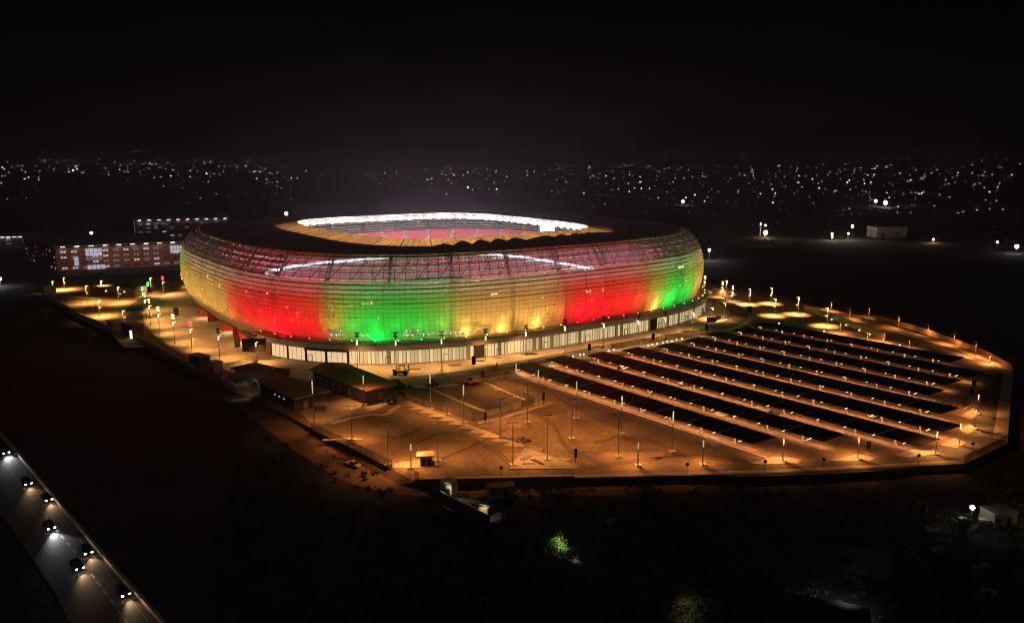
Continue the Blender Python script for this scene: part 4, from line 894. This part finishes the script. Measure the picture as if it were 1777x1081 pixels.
# ------------------------------------------------------------------ dark field objects before the lot
def box_hut(px, py, sx, sy, h, rz, label, m, rm): return hut(px, py, sx, sy, h, rz, label, m, rm, True, OUT, 'shed', .15)
box_hut(779, 857, 3.2, 3.0, 3.4, R(-25), 'small lit white cabin behind the diagonal dark wall', mat('cabin_white', (.7, .66, .55), .6), CONC)
box_hut(869, 860, 6.6, 3.2, 2.6, R(12), 'pale shed with rusty roof under the front wall', mat('shed_white', (.45, .44, .4), .7), mat('rusty_roof', (.16, .07, .045), .8))
o = thing('crate_stack', at(841, 890, OUT), 'lit crate of boards in a post frame behind the dark wall', 'crate', rz=R(-25)); MB().box((0, 0, .8), (2.6, 2.4, 1.6)).build('crate', mat('crate_wood', (.5, .38, .26), .8), o)
mb = MB()
for k in range(5): mb.box((0, -.9 + .45 * k, 1.7 + (k % 2) * .1), (2.4, .3, .14), .1)
mb.build('boards', mat('plank_wood', (.55, .45, .34), .8), o)
mb = MB()
for x in (-1.4, 1.4):
    for y in (-1.3, 1.3): mb.tube((x, y, 0), (x, y, 2.6), .06, n=4)
for y in (-1.3, 1.3): mb.tube((-1.4, y, 2.6), (1.4, y, 2.6), .05, n=4)
mb.build('post_frame', CONC, o)
light('SPOT', at(762, 862, OUT) + Vector((0, 0, 5)), 2600, (1, .93, .72), aim=at(782, 858, OUT + 1.5), spot=R(60), radius=.3, name='yard_light')
light('SPOT', at(826, 898, OUT) + Vector((0, 0, 5)), 1500, (1, .88, .62), aim=at(841, 890, OUT + 1), spot=R(60), radius=.3, name='yard_light')
wall('field_wall', [(745, 857), (800, 888), (850, 912)], 0, 2.4, .3, DARKWALL, 'dark diagonal wall before the lit cabin', zat=OUT).location.z = OUT
wall('field_wall', [(935, 968), (1000, 1002), (1040, 1024)], 0, 2.4, .3, DARKWALL, 'dark diagonal wall before the lit green bush', zat=OUT).location.z = OUT
LEAFG = mat('leaf_green', (.10, .20, .035), .6, trans=.35, var=.5, scale=1.5); LEAFD = mat('leaf_dark', (.06, .085, .03), .7, trans=.3, var=.5, scale=1.2); LEAFY = mat('leaf_dry', (.14, .12, .06), .8, trans=.2, var=.4, scale=1.2); BARK = mat('bark', (.09, .065, .045), .9)
def bush(px, py, r, h, label, leaf, n=900, seed=1, trunk=True, z=OUT):
    rr_ = random.Random(seed); o = thing('bush', at(px, py, z), label, 'bush'); lf = MB(); st = MB()
    cl = [(rr_.gauss(0, .45) * r, rr_.gauss(0, .45) * r, h * rr_.uniform(.3, .95), rr_.uniform(.22, .5) * r) for _ in range(11)]
    for c in cl: st.tube((rr_.uniform(-.2, .2), rr_.uniform(-.2, .2), 0), (c[0], c[1], c[2]), .09, .02, 4)
    for k in range(n):
        c = rr_.choice(cl); v = Vector((rr_.gauss(0, 1), rr_.gauss(0, 1), rr_.gauss(0, .8))).normalized() * c[3] * rr_.random() ** .4
        p = Vector(c[:3]) + v
        if p.z < .1: continue
        a = Vector((rr_.gauss(0, 1), rr_.gauss(0, 1), rr_.gauss(0, 1))).normalized(); b = a.cross(Vector((rr_.gauss(0, 1), rr_.gauss(0, 1), rr_.gauss(0, 1)))).normalized(); q = rr_.uniform(.12, .3)
        lf.face([p - a * q, p + b * q * .45, p + a * q, p - b * q * .45])
    st.build('stems', BARK, o); lf.build('foliage', leaf, o); return o
bush(975, 975, 4.0, 4.4, 'bright green bush lit by a small lamp behind the dark wall', LEAFG, 2600, 2)
bush(1045, 975, 4.6, 4.6, 'dry brownish bush right of the bright green one', LEAFY, 1600, 3)
bush(945, 958, 4.2, 4.2, 'dim bush left of the bright green one', LEAFD, 1500, 4)
bush(1190, 1066, 3.6, 4.0, 'pale leafed bush at the bottom edge of the field', mat('leaf_pale', (.2, .2, .09), .7, trans=.3, var=.5, scale=1.5), 1600, 5)
bush(1222, 1082, 3.4, 3.6, 'second leafy bush at the bottom edge, lit at one side', LEAFG, 1300, 6)
bush(1120, 868, 5.5, 4.6, 'twiggy dark bush below the front wall', LEAFD, 1500, 7)
bush(960, 868, 4.6, 4.0, 'dark bush right of the pale shed', LEAFD, 1400, 8)
bush(1440, 1000, 5.0, 4.0, 'dim bush left of the roofless walls', LEAFD, 1400, 9)
bush(1675, 930, 4.0, 4.2, 'dark tree like bush below the pale car', LEAFD, 1600, 10)
bush(1735, 893, 4.0, 4.6, 'dark bush right of the white floodlight hut', LEAFD, 1500, 12)
bush(690, 677, 3.2, 3.0, 'dark round bush behind the larger service building', LEAFD, 1500, 13, z=0)
bush(682, 700, 2.4, 2.0, 'bluish bush at the service building corner', mat('leaf_blue', (.07, .11, .10), .7, trans=.2), 1300, 14, z=0)
light('SPOT', at(974, 969, OUT) + Vector((0, 0, 8.5)), 9000, (.98, 1, .72), aim=at(974, 970.5, OUT), spot=R(60), blend=1, radius=.3, name='bush_lamp')
light('SPOT', at(1180, 1095, OUT) + Vector((0, 0, 6)), 380, (1, .95, .7), aim=at(1195, 1065, OUT + 1.5), spot=R(80), blend=1, radius=.3, name='bush_lamp')
# low scrub over the dark field, too dense to count
sr = random.Random(40); mb = MB()
for k in range(900):
    px_ = sr.uniform(380, 1777); y0 = 850 if px_ > 720 else 720 + (px_ - 380) * .34
    p = at(px_, sr.uniform(y0, 1081), OUT); n_ = sr.randint(5, 11); sz = sr.uniform(.4, 1.3)
    for j in range(n_):
        q = p + Vector((sr.gauss(0, .5), sr.gauss(0, .5), 0)) * sz; a = sr.uniform(0, 2 * pi); h_ = sz * sr.uniform(.4, 1.1); b = Vector((cos(a), sin(a), 0)) * sz * .3
        mb.face([q - b, q + b, q + b * .6 + Vector((sr.gauss(0, .3), sr.gauss(0, .3), h_)), q - b * .6 + Vector((sr.gauss(0, .3), sr.gauss(0, .3), h_ * .9))])
tag(mb.build('scrub', LEAFY), 'low dry scrub over the dark field before the lot', 'scrub', None, 'stuff')
# floodlit hut at lower right
hb = box_hut(1731, 906, 6.0, 4.4, 3.0, R(12), 'block hut with a glaring white floodlight on a mast beside it', mat('hut_block', (.24, .2, .15), .9), mat('hut_roof', (.3, .26, .2), .9))
pf = at(1684, 907, OUT); hf = height_at(pf, 880)
o = thing('flood_mast', pf, 'glaring white floodlight on a mast beside the block hut', 'floodlight'); MB().tube((0, 0, 0), (0, 0, hf), .1, n=6).build('pole', STEEL, o); MB().ball((0, -.1, hf), .5, n=10, m=8).build('lamp_head', mat('glare_glow', (1, 1, 1), emit=(.93, .96, 1), es=22), o)
light('POINT', (-1.4, -1.6, hf + .8), 130, (.9, .95, 1), parent=o, radius=.4, name='flood_beam')
light('POINT', (9.5, -5.5, 4.5), 380, (1, .80, .42), parent=hb, radius=.3, name='yard_light')  # added light for the ground beside the hut, without any fixture
o = thing('roofless_house', at(1502, 985, OUT), 'roofless walls of a small unfinished house in the dark field', 'house', rz=R(-22)); mb = MB(); mb.box((0, -3, 1.4), (9, .3, 2.8)); mb.box((4.35, 0, 1.4), (.3, 5.7, 2.8)); mb.box((-4.35, 0, 1.0), (.3, 5.7, 2.0)); mb.box((0, 3, 1.4), (9, .3, 2.8)); mb.build('wall', mat('pale_block', (.2, .2, .2), .9), o); MB().box((1.2, 3.2, 2.0), (.9, .1, 1.0)).build('window', mat('dim_window_glow', (.8, .9, 1), emit=(.8, .9, 1), es=.5), o)
hut(1420, 1090, 16, 8, 3.2, R(-20), 'dark roofed house at the bottom edge of the picture', DARKWALL, DARK, True, OUT, 'house')
light('SPOT', at(1470, 1075, OUT) + Vector((0, 0, 7)), 900, (.85, .88, 1), aim=at(1460, 1060, OUT), spot=R(120), blend=1, radius=.4, name='house_lamp')
for k, (x, y, lb) in enumerate(((1612, 920, 'flat stone slab heap left of the pale car'), (1642, 940, 'pale slab heap below the pale car'), (1625, 955, 'low grey slab heap nearer the roofless walls'), (1702, 985, 'grey box lying in the dark field'), (1715, 1024, 'pale rubble strip at the lower corner'), (1050, 905, 'pale tub standing alone in the dark scrub'))):
    mb = MB()
    for j in range(5): mb.box((rr.uniform(-1.6, 1.6), rr.uniform(-1, 1), .25), (rr.uniform(.8, 2), rr.uniform(.6, 1.2), rr.uniform(.2, .6)), rr.uniform(0, 1))
    tag(mb.build('rubble_heap', CONC, None, False, at(x, y, OUT)), lb, 'heap')

# ------------------------------------------------------------------ campus buildings beyond
BR = mat('brick_wall', (.30, .15, .10), .9, var=.2, scale=.2); WING = mat('cool_window_glow', (.8, .85, 1), emit=(.75, .8, 1), es=.36); WDIM = mat('dim_cool_window', (.3, .32, .4), emit=(.7, .75, 1), es=.1); WOFF = mat('unlit_window', (.05, .05, .06), .3)
def campus(c0, c1, c2, h, label, nb, lit, seed):
    """c0 front corner, c1 along the front, c2 along the side, on the ground"""
    o = thing('campus_building', c0, label, 'building'); u = (c1 - c0); L_ = u.length; u = u / L_; v = (c2 - c0); D = v.length; v = v / D
    q = [Vector(), u * L_, u * L_ + v * D, v * D]
    MB().prism([p[:2] for p in q], 0, h).build('wall', BR, o)
    rf = MB().prism([(u * a + v * b)[:2] for a, b in ((-1, -2.2), (L_ + 1, -2.2), (L_ + 1, D + 1), (-1, D + 1))], h + 1.4, h + 1.9).build('roof', CONC, o)
    mb = MB()
    for k in range(12):
        p = u * (L_ * (k + .5) / 12); mb.tube(p + Vector((0, 0, h)), p + Vector((0, 0, h + 1.4)), .15, n=4)
    mb.build('roof_post', STEEL, rf)
    for k in range(10):
        p = u * (L_ * (k + .5) / 10) - v * 1.0 + Vector((0, 0, h + 1.25)); MB().box(p, (3.0, .8, .3), atan2(u.y, u.x)).build('roof_light', mat('eaves_glow', (1, 1, 1), emit=(.92, .93, 1), es=6), rf)
    rg = random.Random(seed); nrm_ = -v; hs = h / 4.2
    for fl in range(4):
        z = 1.2 + fl * hs
        for k in range(nb):
            x = L_ * (k + .7) / (nb + .4); m_ = rg.choices((WING, WDIM, WOFF), lit)[0]
            mb = MB(); mb.box(u * (x - 1.0) + nrm_ * .06 + Vector((0, 0, z + .9)), (1.5, .2, 1.5), atan2(u.y, u.x)); mb.box(u * (x + 1.0) + nrm_ * .06 + Vector((0, 0, z + .9)), (1.5, .2, 1.5), atan2(u.y, u.x))
            mb.build('window', m_, o)
        for k in range(9):
            y = D * (k + .5) / 9; m_ = rg.choices((WING, WDIM, WOFF), (2, 2, 5))[0]
            MB().box(v * y - u * .06 + Vector((0, 0, z + .9)), (1.3, .2, 1.4), atan2(v.y, v.x)).build('window', m_, o)
    return o, u, v, L_, D
c0 = at(100, 471.5, OUT); c1 = at(335, 459, OUT); vv = Vector((-(c1 - c0).y, (c1 - c0).x, 0)).normalized()
cw, u, v, L_, D = campus(c0, c1, at(46, 452, OUT), 16.5, 'brick campus block of four storeys with lit windows and eaves lights', 13, (3, 5, 3), 4)
for q_ in (.15, .5, .85):
    p = c0.lerp(c1, q_) - vv * 45; light('SPOT', (p.x, p.y, 14), 11000, (1, .6, .45), aim=c0.lerp(c1, q_) + Vector((0, 0, 9)), spot=R(95), blend=1, radius=.5, name='campus_fill')  # added fill spots to brighten the brick front; no lamps stand here
nrm_ = -v
for f0, f1, z0, z1, m_ in ((.205, .325, 10.2, 15.6, WING), (.205, .325, 7.0, 9.6, WDIM), (.21, .34, .4, 3.6, WING), (.12, .155, 3.5, 10.2, WING), (.83, .93, 9.6, 15.2, WING)):
    mb = MB(); n = 1 if f1 - f0 < .05 else 4; al = atan2(u.y, u.x)
    for k in range(n):
        a = L_ * (f0 + (f1 - f0) * (k + .06) / n); b = L_ * (f0 + (f1 - f0) * (k + .94) / n)
        for j in range(2):
            za = z0 + (z1 - z0) * (j + .05) / 2; zb_ = z0 + (z1 - z0) * (j + .95) / 2
            mb.box(u * ((a + b) / 2) + nrm_ * .3 + Vector((0, 0, (za + zb_) / 2)), (b - a, .3, zb_ - za), al)
    mb.build('stair_window', m_, cw)
c0 = at(236, 414, OUT); c1 = at(400, 409, OUT)
campus(c0, c1, c0 + Vector((-20, 40, 0)), 17, 'darker campus block farther back with a bright eaves strip', 12, (1, 3, 7), 8)
c0 = at(-60, 429, OUT); c1 = at(42, 426, OUT)
campus(c0, c1, c0 + Vector((-10, 40, 0)), 7, 'low block with a thin lit strip at the picture edge', 10, (0, 1, 6), 9)
# far side warehouses and masts
def far_mast(px, py, by, label, em, e, c, r=.8):
    b = at(px, by, OUT); h = height_at(b, py); o = thing('flood_mast', b, label, 'floodlight', 'far floodlight masts'); MB().tube((0, 0, 0), (0, 0, h), .25, .15, 5).build('pole', STEEL, o); MB().ball((0, 0, h), r, n=8, m=6).build('lamp_head', em, o)
    if e: light('POINT', (0, -1.2, h), e, c, parent=o, radius=.5, name='far_beam')
FW = mat('far_white_glow', (1, 1, 1), emit=(.96, .97, 1), es=40); FO = mat('far_orange_glow', (1, .8, .5), emit=(1, .66, .28), es=60)
for a in ((1328, 404, 412, 'big orange glaring floodlight right of the bowl', FO, 9000, (1, .6, .25), 2.0), (1327, 391, 411, 'small white light above the orange floodlight', FW, 0, 0, .8), (1319, 389, 410, 'small white light left above the orange floodlight', FW, 0, 0, .6), (1230, 434, 452, 'lone white light just right of the shell', FW, 4000, (1, 1, 1), .9), (497.5, 371, 384, 'white floodlight above the far roof edge at the left', FW, 0, 0, 1.9), (160.5, 404.5, 425, 'white floodlight above the campus roof', FW, 6000, (1, .95, .85), 1.2), (1443, 406, 417, 'white floodlight at the roadside kiosk', FW, 4000, (1, .9, .7), 1.0), (1443.5, 411, 418, 'yellow light under the roadside floodlight', FO, 0, 0, .8), (1478, 393, 412, 'white floodlight high over the roadside', FW, 2000, (1, .95, .85), 1.2), (1471, 405, 416, 'white light over a pale patch of ground', FW, 5000, (1, .8, .55), .7), (1763, 428, 440, 'white floodlight near the picture edge', FW, 4000, (1, .97, .95), 1.5), (1730, 420, 428, 'small white light left of the edge floodlight', FW, 0, 0, .6), (1619, 415.5, 421, 'warm light low over an orange patch', FO, 3500, (1, .6, .3), .6), (1, 484, 496, 'white floodlight cut by the picture edge beside the campus', FW, 2500, (.9, .95, 1), .9), (1536, 352, 360, 'brightest bluish light among the far lamps', FW, 0, 0, 3.0), (1519, 349, 357, 'bluish light left of the brightest far lamp', FW, 0, 0, 2.2), (1185, 350, 356, 'bright bluish light in the fields beyond the bowl', FW, 0, 0, 2.2)): far_mast(*a)
p = at(1538, 411, OUT); o = thing('warehouse', p, 'long pale warehouse wall dimly lit on the far side', 'warehouse', rz=R(4)); MB().box((0, 0, 5), (32, 20, 10)).build('wall', mat('ware_wall', (.42, .33, .26), .9, var=.2, scale=.1), o); MB().box((0, 0, 10.3), (33, 21, .6)).build('roof', CONC, o)
for x in (-9, 6): MB().box((x, -10.1, 2.5), (4, .3, 5)).build('door', DARK, o)
light('SPOT', at(1520, 416, OUT) + Vector((0, 0, 14)), 3200, (1, .72, .5), aim=at(1530, 409, 4), spot=R(100), blend=1, radius=.5, name='yard_light')

# ------------------------------------------------------------------ far city lamps
cr = random.Random(77)
CIT = {'white': mat('city_white_glow', (1, 1, 1), emit=(.95, .97, 1), es=7.5), 'warm': mat('city_warm_glow', (1, .9, .7), emit=(1, .82, .58), es=6.5), 'bluish': mat('city_blue_glow', (.8, .9, 1), emit=(.62, .78, 1), es=8), 'red': mat('city_red_glow', (1, .3, .2), emit=(1, .22, .1), es=5)}
def city_spot():
    r = cr.random()
    if r < .30: x = cr.uniform(0, 470); y = 277 + abs(cr.gauss(.5, 1)) * 20
    elif r < .47: x = cr.uniform(440, 960); y = 290 + abs(cr.gauss(0, 1)) * 18
    else: x = cr.uniform(950, 1777); y = 284 + abs(cr.gauss(.7, 1)) * 28
    if y > 372 or (y > 345 and x < 440): return city_spot()
    return x, y
def city_bulb(mb, x, y, f=1., mi=0, org=None):
    b = at(x, y + 1.2, OUT); d = b.length
    h = max(4.0, min(12.0, height_at(b, y))); r = d * .00039 * f * cr.choice((.55, .65, .8, 1.0, 1.3))
    o = Vector((0, 0, 0)) if org else b
    mb.ball(o + Vector((0, 0, h)), r, mi, 5, 4); mb.tube(o, o + Vector((0, 0, h)), r * .12, n=3, mi=1); return b
NAMED = [(120, 299, 'warm', 1.6), (127, 296, 'warm', 1.6), (134, 293.5, 'warm', 1.5), (458, 276, 'white', 1.0), (380, 289, 'red', 1.0), (704, 335, 'bluish', 1.0), (812, 327, 'white', 1.3), (820, 331, 'white', 1.0), (862, 330, 'bluish', 1.3), (775, 339, 'warm', 1.0), (1101, 328, 'bluish', 1.2), (1113, 329, 'white', 1.1), (1127, 329, 'bluish', 1.2), (1228, 345, 'bluish', 1.1), (1003, 316, 'red', 1.0), (1581, 336, 'red', 1.2), (1589, 336, 'red', 1.2), (1603, 335, 'bluish', 1.4), (1621, 361, 'white', 1.3), (1558, 362, 'warm', 1.1), (1557, 373, 'white', .9), (1580, 373, 'white', .9), (1662, 373, 'white', 1.1), (1671, 371, 'white', 1.1), (1695, 368, 'white', .9), (1717, 366, 'white', 1.0), (1740, 367, 'white', 1.1), (1729, 351, 'bluish', 1.1), (46, 346, 'white', .8), (13, 348, 'white', .8), (348, 346, 'white', .8), (376, 339, 'white', .8), (1384, 318, 'white', 1.1), (1470, 318, 'white', 1.0), (1500, 320, 'white', 1.1)]
lights_ = [(x, y, c, f) for x, y, c, f in NAMED]
while len(lights_) < 290:
    x, y = city_spot(); lights_.append((x, y, cr.choices(('white', 'warm', 'bluish', 'red'), (10, 8, 4, .8))[0], 1.))
def region(x): return 'left of the stadium' if x < 440 else 'behind the stadium' if x < 960 else 'right of the stadium'
for x, y, c, f in lights_:
    mb = MB(); b = city_bulb(mb, x, y, f, 0, True)
    o = mb.build('city_lamp', [CIT[c], DARK], None, False, b)
    tag(o, 'tiny %s lamp of the dark far city %s' % (c, region(x)), 'city lamp', 'far %s city lamps %s' % (c, region(x)))
mb = MB()
for k in range(170):
    x, y = city_spot(); city_bulb(mb, x, y - 4 if y > 290 else y, .7, 0)
tag(mb.build('faint_city_lamps', [CIT['warm'], DARK]), 'faintest specks of light of the far city', 'city lamps', None, 'stuff')
# ------------------------------------------------------------------ night haze
if HAZE:
    m = bpy.data.materials.new('night_haze'); m.use_nodes = True; t = m.node_tree; t.nodes.remove(t.nodes['Principled BSDF'])
    pv = t.nodes.new('ShaderNodeVolumePrincipled'); pv.inputs['Color'].default_value = (.95, .74, .98, 1); pv.inputs['Density'].default_value = .00016; pv.inputs['Anisotropy'].default_value = .3
    t.links.new(pv.outputs[0], t.nodes['Material Output'].inputs['Volume'])
    o = MB().box((0, 5000, 60), (24000, 11000, 126)).build('haze', m); o['kind'] = 'stuff'
